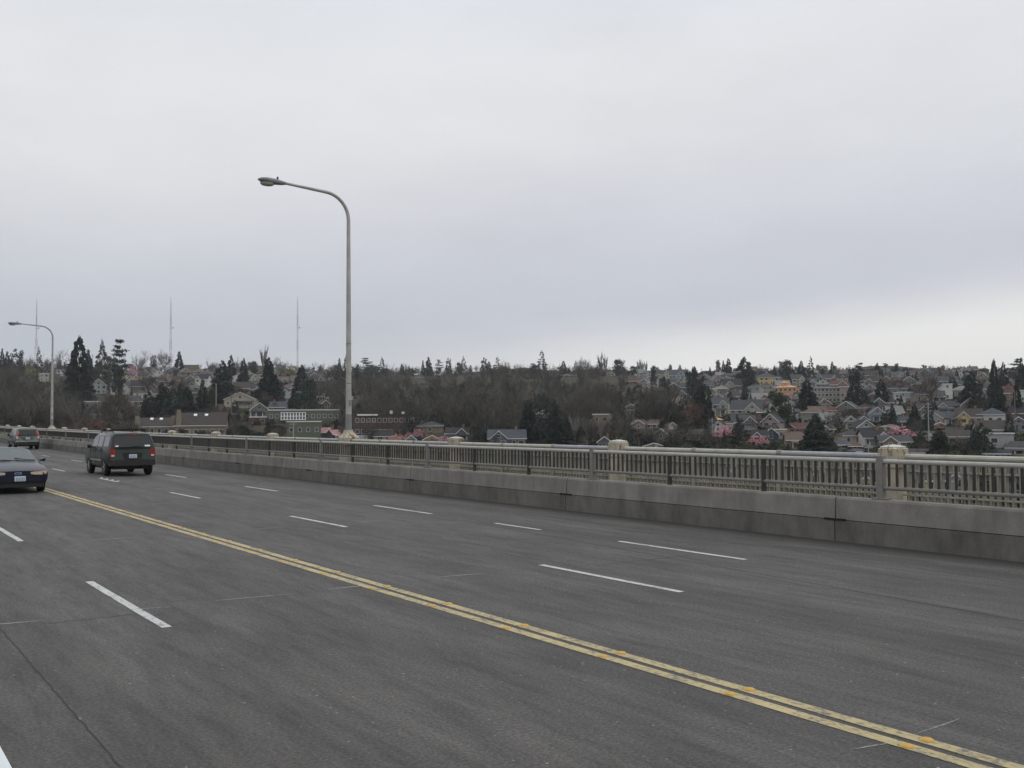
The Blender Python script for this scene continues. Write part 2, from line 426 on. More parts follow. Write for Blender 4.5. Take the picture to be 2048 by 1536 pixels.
strip(mb, 10.5, 10.512, 5.5, 17, .003, step=.3, wob=.02, seed=3, p0b=11.35)
for (a, b, t) in ((1.95, 2.95, 11.93), (0.9, 1.6, 4.4), (9.6, 11.4, 11.8)):
    rnd = random.Random(int(t*100+a*10)); v = []; n = 14
    for i in range(n+1):
        p = a+(b-a)*i/n; tt = t+rnd.uniform(-.03, .03); v += [(p, tt-.006, lift(t)+.003), (p, tt+.006, lift(t)+.003)]
    mb.add(v, [(2*i, 2*i+2, 2*i+3, 2*i+1) for i in range(n)])
tag(mb.build('road_crack', SEAMP), kind='structure')
ORD = ['first', 'second', 'third', 'fourth', 'fifth', 'sixth', 'seventh', 'eighth', 'ninth', 'tenth', 'eleventh', 'twelfth', 'thirteenth', 'fourteenth', 'fifteenth',
       'sixteenth', 'seventeenth', 'eighteenth', 'nineteenth', 'twentieth', 'twenty-first', 'twenty-second', 'twenty-third', 'twenty-fourth', 'twenty-fifth', 'twenty-sixth', 'twenty-seventh', 'twenty-eighth', 'twenty-ninth', 'thirtieth']
def nth(i): return ORD[i] if i < len(ORD) else 'number %d' % (i+1)
dome = MB(); dome.lathe([(.050, 0), (.048, .006), (.038, .012), (.020, .016), (.004, .017)], 10)
dme = dome.mesh('road_stud', DOTM, smooth=True, angle=60); dwe = dome.mesh('white_road_stud', DOTW, smooth=True, angle=60)
for side, p, dt in (('far', 6.115, 0), ('near', 5.897, .0)):
    for i in range(20):
        t = 4.10+1.565*i+dt
        o = link('road_stud', dme, None, (p, t, lift(t)+.004))
        tag(o, 'yellow road stud on the %s yellow stripe, %s from the right' % (side, nth(i)), 'road stud', 'yellow road studs')
for i in range(4):
    t = 39.2+.9*i
    o = link('road_stud', dwe, None, (9.0, t, lift(t)+.008)); tag(o, 'small white road stud behind the green four wheel drive, %s from its bumper' % nth(3-i), 'road stud', 'white road studs')

# ------------------------------------------------------------------ barrier, railings, pedestals
MOD = 7.87
def place_mod(o, x, t, z=0):
    o.location = (x, t, lift(t)+z); o.rotation_euler = (math.atan(7.8e-5*max(t, 0)), 0, 0)
# barrier segment: origin at its near end, running along +Y
root = empty('concrete_barrier', cat='barrier', group='concrete barrier segments along the far kerb')
mb = MB(); prof = [(0.0, .385), (.02, .74), (.04, .775), (.27, .775), (.29, .74), (.29, .385)]
mb.loft([[(p, y, zz) for (p, zz) in prof] for y in (.012, MOD-.012)]); mb.build('barrier_body', CONC, root, fix=True)
mb = MB(); prof = [(-.025, -.01), (-.02, .372), (.29, .372), (.29, -.01)]
mb.loft([[(p, y, zz) for (p, zz) in prof] for y in (.010, MOD-.010)]); mb.build('curb_base', CONCB, root, fix=True)
mb = MB(); mb.box(-.035, .05, -.22, .22, .368, .400); mb.build('drain_slot', BLACK, root)
mb = MB(); mb.box(.035, .25, -.012, .012, .0, .765); mb.build('joint_filler', SEAMP, root)
barrier0 = root
for i in range(26):
    o = barrier0 if i == 0 else dup(barrier0)
    t = 11.66+MOD*(i-2); place_mod(o, 14.845, t)
    o['label'] = 'grey concrete barrier segment topped by metal railing, %s from the right edge' % nth(max(i-1, 0)) if i else 'grey concrete barrier segment beyond the right edge'
# railing on the barrier: square posts, two pipes, dark pickets
root = empty('barrier_railing', cat='railing', group='metal railing panels on the barrier')
mb = MB(); mb.box(-.055, .055, -.06, .06, .0, .74); mb.build('post', POSTM, root)
mb = MB(); mb.box(-.10, .10, -.13, .13, .0, .022); mb.build('base_plate', POSTM, root)
mb = MB(); mb.tube([(0, .062, .650), (0, MOD-.062, .650)], .042, 10); mb.build('top_rail', RAILM, root, smooth=True)
mb = MB(); mb.tube([(0, .062, .195), (0, MOD-.062, .195)], .036, 10); mb.build('lower_rail', POSTM, root, smooth=True)
for k in (1, 2):
    mb = MB(); mb.box(-.035, .035, MOD*k/3-.032, MOD*k/3+.032, 0, .612); mb.build('middle_post', PICKM, root)
    mb = MB(); mb.tube([(0, MOD*k/3-.10, .650), (0, MOD*k/3+.10, .650)], .0445, 10); mb.build('rail_sleeve', RAILM, root, smooth=True)
for k in range(3):
    mb = MB()
    for j in range(1, 17):
        y = MOD*k/3+MOD/3*j/17; mb.box(-.016, .016, y-.017, y+.017, .20, .622)
    mb.build('picket_panel', PICKM, root)
panel0 = root
for i in range(24):
    o = panel0 if i == 0 else dup(panel0)
    t = 10.80+MOD*(i-1); place_mod(o, 14.985, t, .778)
    o['label'] = 'barrier railing panel of two pipes and dark pickets, %s from the right edge' % nth(i)
# parapet at the outer edge: pipe in three lengths between pedestals, cream balusters
root = empty('parapet_railing', cat='railing', group='old cream parapet railing panels')
a, b = .21, MOD-.21; th = (b-a)/3
for k in range(3):
    mb = MB(); mb.tube([(0, a+th*k+.06, 1.462), (0, a+th*(k+1)-.06, 1.462)], .052, 10); mb.build('handrail_pipe', [GREYP, CREAMP, CREAMP][k], root, smooth=True)
    mb = MB()
    nb = 19
    for j in range(1, nb):
        y = a+th*k+th*j/nb; mb.box(-.045, .035, y-.017, y+.017, .30, 1.40); mb.box(-.052, .042, y-.030, y+.030, 1.215, 1.40)
    mb.box(-.055, .055, a+th*k, a+th*(k+1), 1.185, 1.215); mb.box(-.05, .05, a+th*k, a+th*(k+1), .745, .77); mb.box(-.05, .05, a+th*k, a+th*(k+1), 1.40, 1.414)
    mb.build('baluster_panel', CREAM, root)
    mb = MB(); mb.box(-.07, .07, a+th*k, a+th*(k+1), .60, .645); mb.build('bottom_rail', CREAMP, root)
for k in (1, 2):
    y = a+th*k; mb = MB(); mb.tube([(0, y-.06, 1.462), (0, y-.02, 1.462)], .066, 10); mb.tube([(0, y-.018, 1.462), (0, y+.018, 1.462)], .056, 10); mb.tube([(0, y+.02, 1.462), (0, y+.06, 1.462)], .066, 10); mb.build('collar', CREAM, root, smooth=True)
    mb = MB(); mb.box(-.075, .06, y-.05, y+.05, .19, 1.40); mb.build('middle_post', CREAM, root)
par0 = root
PT0, PX = 11.57, 16.42
for i in range(24):
    o = par0 if i == 0 else dup(par0)
    t = PT0+MOD*(i-1); place_mod(o, PX, t)
    o['label'] = 'old cream parapet panel with round handrail at the bridge edge, %s from the right edge' % nth(i)
root = empty('parapet_pedestal', cat='pedestal', group='parapet pedestals')
def oct_ring(hx, hy, ch, z): return [(-hx+ch, -hy, z), (hx-ch, -hy, z), (hx, -hy+ch, z), (hx, hy-ch, z), (hx-ch, hy, z), (-hx+ch, hy, z), (-hx, hy-ch, z), (-hx, -hy+ch, z)]
mb = MB(); mb.loft([oct_ring(.19, .185, .02, .18), oct_ring(.19, .185, .02, .60)]); mb.loft([oct_ring(.175, .17, .02, .60), oct_ring(.175, .17, .02, 1.22), oct_ring(.20, .195, .03, 1.26), oct_ring(.205, .20, .03, 1.60), oct_ring(.19, .185, .03, 1.612)]); mb.build('shaft', PEDM, root, fix=True)
mb = MB(); mb.loft([oct_ring(.185, .18, .05, 1.612), oct_ring(.19, .185, .06, 1.635), oct_ring(.18, .175, .06, 1.645), oct_ring(.09, .085, .04, 1.668), oct_ring(.02, .02, .01, 1.678)]); mb.build('cap', CAPM, root, fix=True)
ped0 = root
LAMPS = (3, 11)
first = True
for i in range(-1, 22):
    if i in LAMPS: continue
    o = ped0 if first else dup(ped0); first = False
    t = PT0+MOD*i; place_mod(o, PX, t)
    if i == 0: o['label'] = 'rust streaked cream pedestal with pale cap, nearest one at the right of the photo'
    elif i == -1: o['label'] = 'cream parapet pedestal beyond the right edge'
    else: o['label'] = 'cream parapet pedestal with domed pale cap, %s from the right edge' % nth(i)
def street_lamp(t, label):
    root = empty('street_lamp', (PX, t, lift(t)), 0, label, 'street lamp', 'street lamps on the bridge parapet')
    mb = MB(); mb.loft([oct_ring(.30, .30, .08, .18), oct_ring(.30, .30, .08, 1.28)], 0); mb.loft([oct_ring(.34, .34, .10, 1.28), oct_ring(.34, .34, .10, 1.56), oct_ring(.31, .31, .10, 1.60), oct_ring(.235, .235, .09, 1.67), oct_ring(.175, .175, .06, 1.76), oct_ring(.15, .15, .05, 1.84)]); mb.build('pedestal', PEDM, root, fix=True)
    mb = MB(); mb.tube([(0, 0, 1.84), (0, 0, 1.88)], .15, 12); mb.tube([(0, 0, 1.86), (0, 0, 2.44)], [.126, .12], 14); mb.build('pole_sleeve', STEEL, root, smooth=True)
    pts = [(0, 0, 2.44), (0, 0, 6), (0, 0, 9.85)]; rr = [.112, .092, .070]
    R = .98
    for k in range(1, 9):
        a = pi/2*k/8*.955; pts.append((-R*(1-cos(a)), 0, 9.85+R*sin(a))); rr.append(.070-.001*k)
    pts.append((-2.62, 0, 10.96)); rr.append(.047)
    mb = MB(); mb.tube(pts, rr, 14); mb.build('pole', POLEM, root, smooth=True)
    mb = MB(); mb.box(-.05, .05, -.118, -.09, 2.75, 2.98); mb.build('access_cover', STEEL, root)
    for zz in (3.6, 5.1):
        mb = MB(); mb.tube([(0, 0, zz), (0, 0, zz+.035)], .112-.0055*(zz-2.44)+.005, 14); mb.build('band', STEEL, root, smooth=True)
    mb = MB(); rings = []
    for (d, wy, zt, zb) in ((2.50, .05, 11.00, 10.90), (2.66, .085, 11.035, 10.865), (2.95, .15, 11.075, 10.845), (3.25, .17, 11.085, 10.865), (3.45, .13, 11.06, 10.90), (3.57, .05, 11.0, 10.94)):
        zc, hz = (zt+zb)/2, (zt-zb)/2; rings.append([(-d, wy*cos(2*pi*k/12), zc+hz*sin(2*pi*k/12)) for k in range(12)])
    mb.loft(rings); hd = mb.build('lamp_head', STEEL, root, smooth=True, fix=True, angle=60)
    mb = MB(); rings = []
    for (z, k) in ((10.885, 1.0), (10.83, .95), (10.785, .75), (10.765, .35)): rings.append([(-3.23+.27*k*cos(2*pi*j/14), .155*k*sin(2*pi*j/14), z) for j in range(14)])
    mb.loft(rings); mb.build('lens', LENS, root, smooth=True, fix=True, angle=60)
    mb = MB(); mb.tube([(-2.83, 0, 11.05), (-2.83, 0, 11.15)], .035, 8); mb.build('photocell', BLACK, root)
    return root
street_lamp(PT0+MOD*3, 'tall grey street lamp with curved arm standing near the middle of the parapet')
far_lamp = street_lamp(95.9, 'far grey street lamp with curved arm above the distant cars at left'); far_lamp.scale = (1, 1, .968)

# ------------------------------------------------------------------ cars
GLASSD = plain('tinted_glass', (.010, .012, .014), .12, 0, .1, 3, .22)
GLASSS = plain('side_glass', (.05, .055, .06), .10, 0, .1, 3, 1.0)
GLASSL = plain('windscreen_glass', (.055, .072, .075), .06, 0, .1, 3, .7)
TYRE = plain('tyre_rubber', (.012, .012, .012), .85, 0, .2, 20)
CHROME = plain('chrome', (.55, .55, .54), .22, .9, .1, 10)
DARKPL = plain('dark_plastic', (.018, .018, .018), .6, 0, .2, 12)
REDL = plain('red_lamp', (.36, .015, .015), .2, 0, .15, 20)
CLEARL = plain('clear_lamp', (.55, .50, .46), .2, 0, .1, 20)
AMBERL = plain('amber_headlamp', (.50, .40, .28), .2, 0, .15, 14)
PLATEW = plain('plate_white', (.55, .58, .62), .4, 0, .05, 20)
PLATEB = plain('plate_blue', (.16, .24, .36), .4, 0, .15, 30)
STICK = plain('sticker_white', (.7, .7, .7), .5, 0, .1, 20)
STICR = plain('sticker_red', (.5, .06, .05), .5, 0, .1, 20)
SEATM = plain('seat_fabric', (.03, .03, .034), .9, 0, .2, 8)
def ring_of(y, pts):
    half = [(p[0], y+(p[2] if len(p) > 2 else 0), p[1]) for p in pts]
    left = [(-x, yy, zz) for (x, yy, zz) in reversed(half) if x > 1e-6]
    return half + left
def half_pts(st): return [Vector((p[0], st[0]+(p[2] if len(p) > 2 else 0), p[1])) for p in st[1]]
def patch(st0, st1, f0, f1, rows_, off, side=0, top=False):
    """a panel lying on the body between two stations: rows_ are (index, fraction) pairs up the section"""
    A, B = half_pts(st0), half_pts(st1); mb = MB()
    def pt(f, i, g):
        a = A[i].lerp(A[min(i+1, len(A)-1)], g); b = B[i].lerp(B[min(i+1, len(B)-1)], g); return a.lerp(b, f)
    fs = [f0, (f0+f1)/2, f1]
    if side:
        g = [[pt(f, i, q) for (i, q) in rows_] for f in fs]
        nrm = (g[2][0]-g[0][0]).cross(g[0][-1]-g[0][0]).normalized()
        if nrm.x < 0: nrm = -nrm
        vs = [(side*(p+nrm*off)) if False else Vector((side*(p.x+nrm.x*off), p.y+nrm.y*off, p.z+nrm.z*off)) for r in g for p in r]
    else:
        g = []
        for f in fs:
            r = [pt(f, i, q) for (i, q) in rows_]; g.append(r + [Vector((-p.x, p.y, p.z)) for p in reversed(r) if p.x > 1e-5])
        mid = len(g[0])//2
        nrm = (g[2][mid]-g[0][mid]).cross(Vector((1, 0, 0))).normalized()
        if nrm.z < 0: nrm = -nrm
        vs = [p+nrm*off for r in g for p in r]
    n = len(g[0]); fc = [(i*n+k, i*n+k+1, (i+1)*n+k+1, (i+1)*n+k) for i in range(2) for k in range(n-1)]
    mb.add(vs, fc); return mb
def cut_arches(o, wheels, r):
    dele = []
    for (x, y, zc) in wheels:
        mb = MB(); n = 28; s = 1 if x > 0 else -1
        a = [(s*.50, y+r*cos(2*pi*k/n), zc+r*sin(2*pi*k/n)) for k in range(n)]; b = [(s*1.2, q[1], q[2]) for q in a]
        mb.loft([a, b], 1); c = mb.build('cutter', [o.data.materials[0], BLACK], None, fix=True); dele.append(c)
        md = o.modifiers.new('arch', 'BOOLEAN'); md.operation = 'DIFFERENCE'; md.object = c; md.solver = 'EXACT'
    dg = bpy.context.evaluated_depsgraph_get(); me = bpy.data.meshes.new_from_object(o.evaluated_get(dg))
    o.modifiers.clear(); o.data = me
    for c in dele: bpy.data.objects.remove(c, do_unlink=True)
    me.shade_smooth(); me.set_sharp_from_angle(angle=radians(30))
def wheel(par, x, y, r, wd=.21):
    s = 1 if x > 0 else -1
    mb = MB(); mb.lathe([(r*.60, -wd/2), (r*.93, -wd/2), (r, -wd/2+.03), (r, wd/2-.03), (r*.93, wd/2), (r*.60, wd/2)], 24)
    mb.v = [(p[2]*s, p[0], p[1]) for p in mb.v]; w = mb.build('wheel', TYRE, par, smooth=True, loc=(x, y, r), fix=True)
    mb = MB(); mb.lathe([(r*.62, -wd/2+.01), (r*.62, wd/2-.02), (r*.56, wd/2-.01), (r*.50, wd/2-.05), (r*.2, wd/2-.02), (r*.08, wd/2+.005)], 20)
    for k in range(5):
        a = 2*pi*k/5; ca, sa = cos(a), sin(a)
        q = [(r*.1*ca-.03*sa, r*.1*sa+.03*ca), (r*.1*ca+.03*sa, r*.1*sa-.03*ca), (r*.58*ca+.04*sa, r*.58*sa-.04*ca), (r*.58*ca-.04*sa, r*.58*sa+.04*ca)]
        mb.loft([[(p[0], p[1], zz) for p in q] for zz in (wd/2-.035, wd/2+.002)])
    mb.v = [(p[2]*s, p[0], p[1]) for p in mb.v]; mb.build('rim', CHROME, w, smooth=True, fix=True)
def plate(par, x, y, z, facing, tilt=0.0):
    s = facing
    mb = MB(); mb.box(-.155, .155, -.008*1, .008, -.078, .078); p = mb.build('licence_plate', PLATEW, par, loc=(x, y, z)); p.rotation_euler = (tilt, 0, 0)
    mb = MB()
    for k in range(6):
        xx = -.125+.043*k + (.008 if k > 2 else 0); mb.box(xx, xx+.026, s*.0085-.002, s*.0085+.002, -.032, .036)
    mb.box(-.13, .13, s*.0085-.002, s*.0085+.002, -.066, -.045)
    mb.build('plate_characters', PLATEB, p)
def seats(par, ys, zs, w=.24):
    for y in ys:
        for x in (-.36, .36):
            mb = MB(); mb.loft([[(x-w, y-.06, .6), (x+w, y-.06, .6), (x+w, y+.08, .6), (x-w, y+.08, .6)], [(x-w*.9, y-.12, zs-.22), (x+w*.9, y-.12, zs-.22), (x+w*.9, y-.02, zs-.22), (x-w*.9, y-.02, zs-.22)]])
            mb.box(x-.13, x+.13, y-.13, y-.03, zs-.20, zs); mb.build('seat', SEATM, par, fix=True)
def suv(name, loc, rz, paint, lab, cat, sx=1.0, sy=1.0, sz=1.0, style='ford'):
    root = empty(name, loc, rz, lab, cat)
    S = [(-2.33, [(0,.50),(.78,.50),(.86,.60),(.875,.85),(.855,1.14),(.735,1.62,.20),(.63,1.70,.24),(0,1.725,.24)]),
         (-2.22, [(0,.42),(.84,.42),(.91,.58),(.925,.85),(.90,1.14),(.765,1.63,.15),(.66,1.715,.17),(0,1.745,.17)]),
         (-1.0, [(0,.38),(.86,.38),(.92,.55),(.935,.85),(.91,1.13),(.775,1.65),(.68,1.74),(0,1.775)]),
         (.35, [(0,.38),(.86,.38),(.92,.55),(.935,.85),(.91,1.12),(.775,1.645),(.68,1.73),(0,1.765)]),
         (.80, [(0,.38),(.86,.38),(.92,.55),(.935,.85),(.91,1.11),(.75,1.61),(.66,1.68),(0,1.71)]),
         (1.45, [(0,.38),(.86,.38),(.92,.55),(.935,.84),(.90,1.08),(.87,1.10),(.80,1.12),(0,1.15)]),
         (2.2, [(0,.40),(.85,.40),(.90,.55),(.91,.78),(.87,.97),(.82,1.01),(.7,1.03),(0,1.06)]),
         (2.42, [(0,.45),(.72,.45),(.80,.55),(.82,.75),(.78,.90),(.72,.94),(.6,.96),(0,.98)])]
    S = [(y*sy, [(p[0]*sx, p[1]*sz, p[2]*sy if len(p) > 2 else 0) for p in ps]) for (y, ps) in S]
    mb = MB(); mb.loft([ring_of(y, p) for (y, p) in S]); body = mb.build('body', [paint, BLACK], root, fix=True)
    R = .37*sz; wy = (-1.45*sy, 1.43*sy); wx = .82*sx
    cut_arches(body, [(s*wx, y, R) for s in (-1, 1) for y in wy], R*1.17)
    for y in wy:
        for s in (-1, 1): wheel(root, s*wx, y, R)
    mb = MB(); mb.box(-.7*sx, .7*sx, -2.1*sy, 2.1*sy, .27*sz, .46*sz); mb.box(-.78*sx, .78*sx, -1.6*sy, -1.3*sy, .30*sz, .42*sz); mb.box(.38, .46, -2.28*sy, -1.9*sy, .30, .37); mb.build('underbody', DARKPL, root)
    for s in (-1, 1):
        for (i, f0, f1, r0) in ((1, .12, .80, (4, .13)), (2, .03, .62, (4, .12)), (2, .68, 1.0, (4, .12))):
            rw = [r0, (4, .5), (4, .93)]
            patch(S[i], S[i+1], f0, f1, rw, .006, s).build('side_window', GLASSS, root)
        patch(S[3], S[4], .0, .98, [(4, .12), (4, .5), (4, .91)], .006, s).build('front_window', GLASSS, root)
        mb = MB(); mb.loft([[(s*(.92*sx), .92*sy-.06, 1.10*sz), (s*(.92*sx), .92*sy+.08, 1.10*sz), (s*.92*sx, .92*sy+.06, 1.20*sz), (s*.92*sx, .92*sy-.06, 1.20*sz)], [(s*(1.08*sx), .92*sy-.08, 1.09*sz), (s*1.08*sx, .92*sy+.04, 1.10*sz), (s*1.08*sx, .92*sy+.03, 1.24*sz), (s*1.08*sx, .92*sy-.08, 1.25*sz)]]); mb.build('side_mirror', DARKPL, root, fix=True)
        for yy in (-.62, .42):
            mb = MB(); mb.box(s*.925*sx-.02, s*.925*sx+.02, yy*sy-.09, yy*sy+.09, 1.0*sz, 1.035*sz); mb.build('door_handle', DARKPL, root)
        for yy in (-1.02, .02, 1.02):
            mb = MB(); mb.box(s*.928*sx-.009, s*.928*sx+.009, yy*sy-.006, yy*sy+.006, .50*sz, 1.12*sz); mb.build('door_seam', BLACK, root)
        mb = MB(); mb.box(s*.935*sx-.01, s*.935*sx+.012, -1.0*sy, 1.0*sy, .60*sz, .66*sz); mb.build('side_trim', CHROME if style == 'ford' else DARKPL, root)
    patch(S[4], S[5], .06, .92, [(5, .3), (6, .1), (6, 1)], .008).build('windscreen', GLASSD, root)
    # rear end
    yr = -2.33*sy
    def rz_(z): return yr+(.20*sy)*max(0, (z-1.14*sz))/(.48*sz)
    zb, zt = 1.17*sz, 1.605*sz
    q = [(-.765*sx, rz_(zb)-.008, zb), (.765*sx, rz_(zb)-.008, zb), (.655*sx, rz_(zt)-.008, zt), (-.655*sx, rz_(zt)-.008, zt)]
    mb = MB(); mb.slab(q, -.006 if False else .006); rw = mb.build('rear_window', GLASSD, root, fix=True)
    mb = MB(); mb.tube([(.0, rz_(zb)-.02, zb+.015), (.33*sx, rz_(zb+.06)-.022, zb+.05)], .010, 6); mb.build('rear_wiper', BLACK, root)
    mb = MB(); mb.box(-.70*sx, .70*sx, yr-.012, yr+.002, 1.115*sz, 1.135*sz); mb.box(-.70*sx, .70*sx, yr-.006, yr+.001, .655*sz, .668*sz); mb.build('tailgate_seam', BLACK, root)
    if style == 'ford':
        for s in (-1, 1):
            mb = MB(); mb.loft([[(s*.70, yr-.012, z), (s*.855, yr-.008, z), (s*.925, yr+.16, z), (s*.70, yr+.16, z)] for z in (.79, 1.08)]); lt = mb.build('tail_light', REDL, root, fix=True)
            mb = MB(); mb.box(s*.775-.06, s*.775+.06, yr-.022, yr-.005, .80, .865); mb.build('reversing_lamp', CLEARL, lt)
        mb = MB(); mb.loft([[(-.90, yr+.20, z), (-.88, yr-.02, z), (-.78, yr-.10, z), (.78, yr-.10, z), (.88, yr-.02, z), (.90, yr+.20, z)] for z in (.42, .64)]); mb.build('rear_bumper', DARKPL, root, fix=True)
        mb = MB(); mb.box(-.36, .36, yr-.014, yr+.01, .70, .90); mb.build('plate_recess', DARKPL, root)
        mb = MB(); mb.box(-.38, .38, yr-.03, yr+.01, .905, .935); mb.build('tailgate_handle', paint, root)
        plate(root, .0, yr-.03, .80, -1)
        mb = MB(); mb.box(-.20, .20, rz_(1.66)-.02, rz_(1.66)+.03, 1.645, 1.675); mb.build('brake_light', REDL, root)
        for (x0, x1, mt) in ((-.68, -.56, STICK), (.47, .68, STICK), (-.68, -.60, STICR)):
            z0, z1 = (1.19, 1.25) if mt is STICK else (1.225, 1.262)
            e = .014 if mt is STICK else .017
            mb = MB(); mb.slab([(x0, rz_(z0)-e, z0), (x1, rz_(z0)-e, z0), (x1, rz_(z1)-e, z1), (x0, rz_(z1)-e, z1)], .002); mb.build('sticker', mt, rw, fix=True)
        for s in (-1, 1):
            mb = MB(); mb.tube([(s*.63, -1.75, 1.75), (s*.63, -1.68, 1.82), (s*.63, .3, 1.825), (s*.63, .4, 1.75)], .022, 8); mb.build('roof_rail', DARKPL, root, smooth=True)
        for yy in (-1.5, -.3):
            mb = MB(); mb.box(-.74, .74, yy-.04, yy+.04, 1.835, 1.885)
            for s in (-1, 1): mb.box(s*.62-.05, s*.62+.05, yy-.05, yy+.05, 1.80, 1.90)
            mb.build('roof_crossbar', BLACK, root)
    else:
        for s in (-1, 1):
            mb = MB(); rings = []
            for z in (.80, .95, 1.10, 1.30, 1.50):
                zz = z*sz; wx_ = (.865-.0*z)*sx if z < 1.12 else (.865-.25*(z-1.12))*sx
                yy = rz_(zz); rings.append([(s*(wx_-.15*sx), yy-.012, zz), (s*(wx_-.012), yy-.012, zz), (s*(wx_+.035), yy+.14, zz), (s*(wx_-.15*sx), yy+.14, zz)])
            mb.loft(rings); lt = mb.build('tail_light', REDL, root, fix=True)
            mb = MB(); mb.box(s*.79*sx-.06, s*.79*sx+.06, yr-.030, yr-.01, .87*sz, 1.08*sz); mb.build('reversing_lamp', CLEARL, lt)
        for s in (-1, 1):
            mb = MB(); mb.box(s*.24-.19, s*.24+.19, yr-.02, yr+.01, 1.055*sz, 1.085*sz); mb.build('chrome_strip', CHROME, root)
        mb = MB(); mb.box(-.40, .40, yr-.010, yr+.01, .80*sz, 1.0*sz); mb.build('plate_recess', paint, root)
        plate(root, .0, yr-.02, .90*sz, -1)
        mb = MB(); mb.loft([[(-.87, yr+.20, z), (-.85, yr-.02, z), (-.74, yr-.10, z), (.74, yr-.10, z), (.85, yr-.02, z), (.87, yr+.20, z)] for z in (.62*sz, .70*sz)]); mb.build('bumper_top', CHROME, root, fix=True)
        mb = MB(); mb.loft([[(-.86, yr+.20, z), (-.84, yr-.01, z), (-.73, yr-.085, z), (.73, yr-.085, z), (.84, yr-.01, z), (.86, yr+.20, z)] for z in (.38*sz, .619*sz)]); mb.build('rear_bumper', DARKPL, root, fix=True)
    return root
def sedan(loc, rz, paint, lab):
    root = empty('saloon_car', loc, rz, lab, 'car')
    S = [(2.44, [(0,.40),(.58,.40),(.70,.46),(.74,.57),(.71,.65),(.62,.68),(.45,.69),(0,.70)]),
         (2.28, [(0,.28),(.80,.28),(.86,.42),(.875,.58),(.85,.70),(.76,.735),(.6,.75),(0,.768)]),
         (1.6, [(0,.24),(.84,.24),(.895,.42),(.905,.62),(.885,.80),(.80,.845),(.62,.875),(0,.90)]),
         (1.02, [(0,.22),(.85,.22),(.90,.42),(.91,.64),(.89,.87),(.82,.915),(.72,.935),(0,.965)]),
         (.12, [(0,.22),(.85,.22),(.90,.42),(.91,.64),(.89,.89),(.665,1.285),(.55,1.345),(0,1.375)]),
         (-.7, [(0,.22),(.85,.22),(.90,.42),(.91,.65),(.89,.91),(.665,1.295),(.55,1.36),(0,1.39)]),
         (-1.2, [(0,.22),(.85,.22),(.90,.42),(.91,.66),(.89,.93),(.65,1.25),(.54,1.31),(0,1.34)]),
         (-1.85, [(0,.24),(.84,.24),(.89,.44),(.90,.68),(.88,.94),(.80,.965),(.65,.98),(0,.995)]),
         (-2.38, [(0,.32),(.78,.32),(.84,.46),(.86,.66),(.84,.88),(.76,.92),(.6,.94),(0,.95)])]
    mb = MB(); mb.loft([ring_of(y, p) for (y, p) in S]); body = mb.build('body', [paint, BLACK], root, fix=True)
    R = .315; wy = (1.50, -1.30); wx = .79
    cut_arches(body, [(s*wx, y, R) for s in (-1, 1) for y in wy], R*1.14)
    for y in wy:
        for s in (-1, 1): wheel(root, s*wx, y, R, .20)
    mb = MB(); mb.box(-.70, .70, -2.1, 2.1, .17, .30); mb.build('underbody', DARKPL, root)
    patch(S[3], S[4], .05, .93, [(5, .75), (6, 0), (6, .5), (6, 1)], .008).build('windscreen', GLASSL, root)
    patch(S[6], S[7], .08, .92, [(5, .75), (6, 0), (6, .5), (6, 1)], .008).build('rear_window', GLASSD, root)
    for s in (-1, 1):
        patch(S[4], S[5], .0, .92, [(4, .10), (4, .5), (4, .92)], .006, s).build('front_window', GLASSD, root)
        patch(S[5], S[6], .0, .98, [(4, .10), (4, .5), (4, .90)], .006, s).build('side_window', GLASSD, root)
        mb = MB(); mb.loft([[(s*.87, .62, .93), (s*.87, .80, .93), (s*.87, .78, 1.0), (s*.87, .64, 1.0)], [(s*1.05, .60, .93), (s*1.05, .72, .93), (s*1.06, .72, 1.04), (s*1.06, .60, 1.05)]]); mb.build('side_mirror', paint, root, fix=True)
        mb = MB(); rings = []
        for (x, y, z0, z1) in ((.36, 2.462, .595, .655), (.50, 2.462, .575, .668), (.66, 2.452, .572, .672), (.745, 2.425, .575, .675), (.82, 2.345, .585, .682), (.872, 2.24, .60, .685)):
            rings.append([(s*x, y, z0), (s*x, y, z1), (s*(x-.02), y-.10, z1+.012), (s*(x-.02), y-.10, z0)])
        mb.loft(rings); mb.build('headlight', AMBERL, root, smooth=True, fix=True)
        mb = MB(); rings = []
        for (x, y) in ((0.02, 1.10), (.30, 1.03), (.58, .86)): rings.append((s*x if s > 0 else -.70+x, y, .985+(.0 if y > 1.05 else (1.10-y)*.30)))
        mb.tube(rings, .013, 6); mb.build('wiper', BLACK, root)
    mb = MB(); mb.loft([[(x*.105, 2.445+yy, .625+zz*.042) for (x, zz) in [(cos(2*pi*k/18), sin(2*pi*k/18)) for k in range(18)]] for yy in (0, .022)]); bd = mb.build('badge', CHROME, root, fix=True)
    mb = MB(); mb.loft([[(x*.088, 2.466+yy, .625+zz*.032) for (x, zz) in [(cos(2*pi*k/18), sin(2*pi*k/18)) for k in range(18)]] for yy in (0, .004)]); mb.build('badge_oval', plain('badge_blue', (.02, .05, .22), .3, 0, .1, 20), bd, fix=True)
    mb = MB(); mb.loft([[(-.86, 2.20, z), (-.80, 2.42, z), (-.6, 2.50, z), (.6, 2.50, z), (.80, 2.42, z), (.86, 2.20, z)] for z in (.36, .545)]); mb.build('front_bumper', paint, root, fix=True)
    mb = MB(); mb.loft([[(-.80, 2.10, z), (-.74, 2.36, z), (-.55, 2.44, z), (.55, 2.44, z), (.74, 2.36, z), (.80, 2.10, z)] for z in (.20, .359)]); mb.build('air_dam', DARKPL, root, fix=True)
    mb = MB(); mb.box(-.62, .62, 2.45, 2.512, .375, .40); mb.build('bumper_slot', BLACK, root)
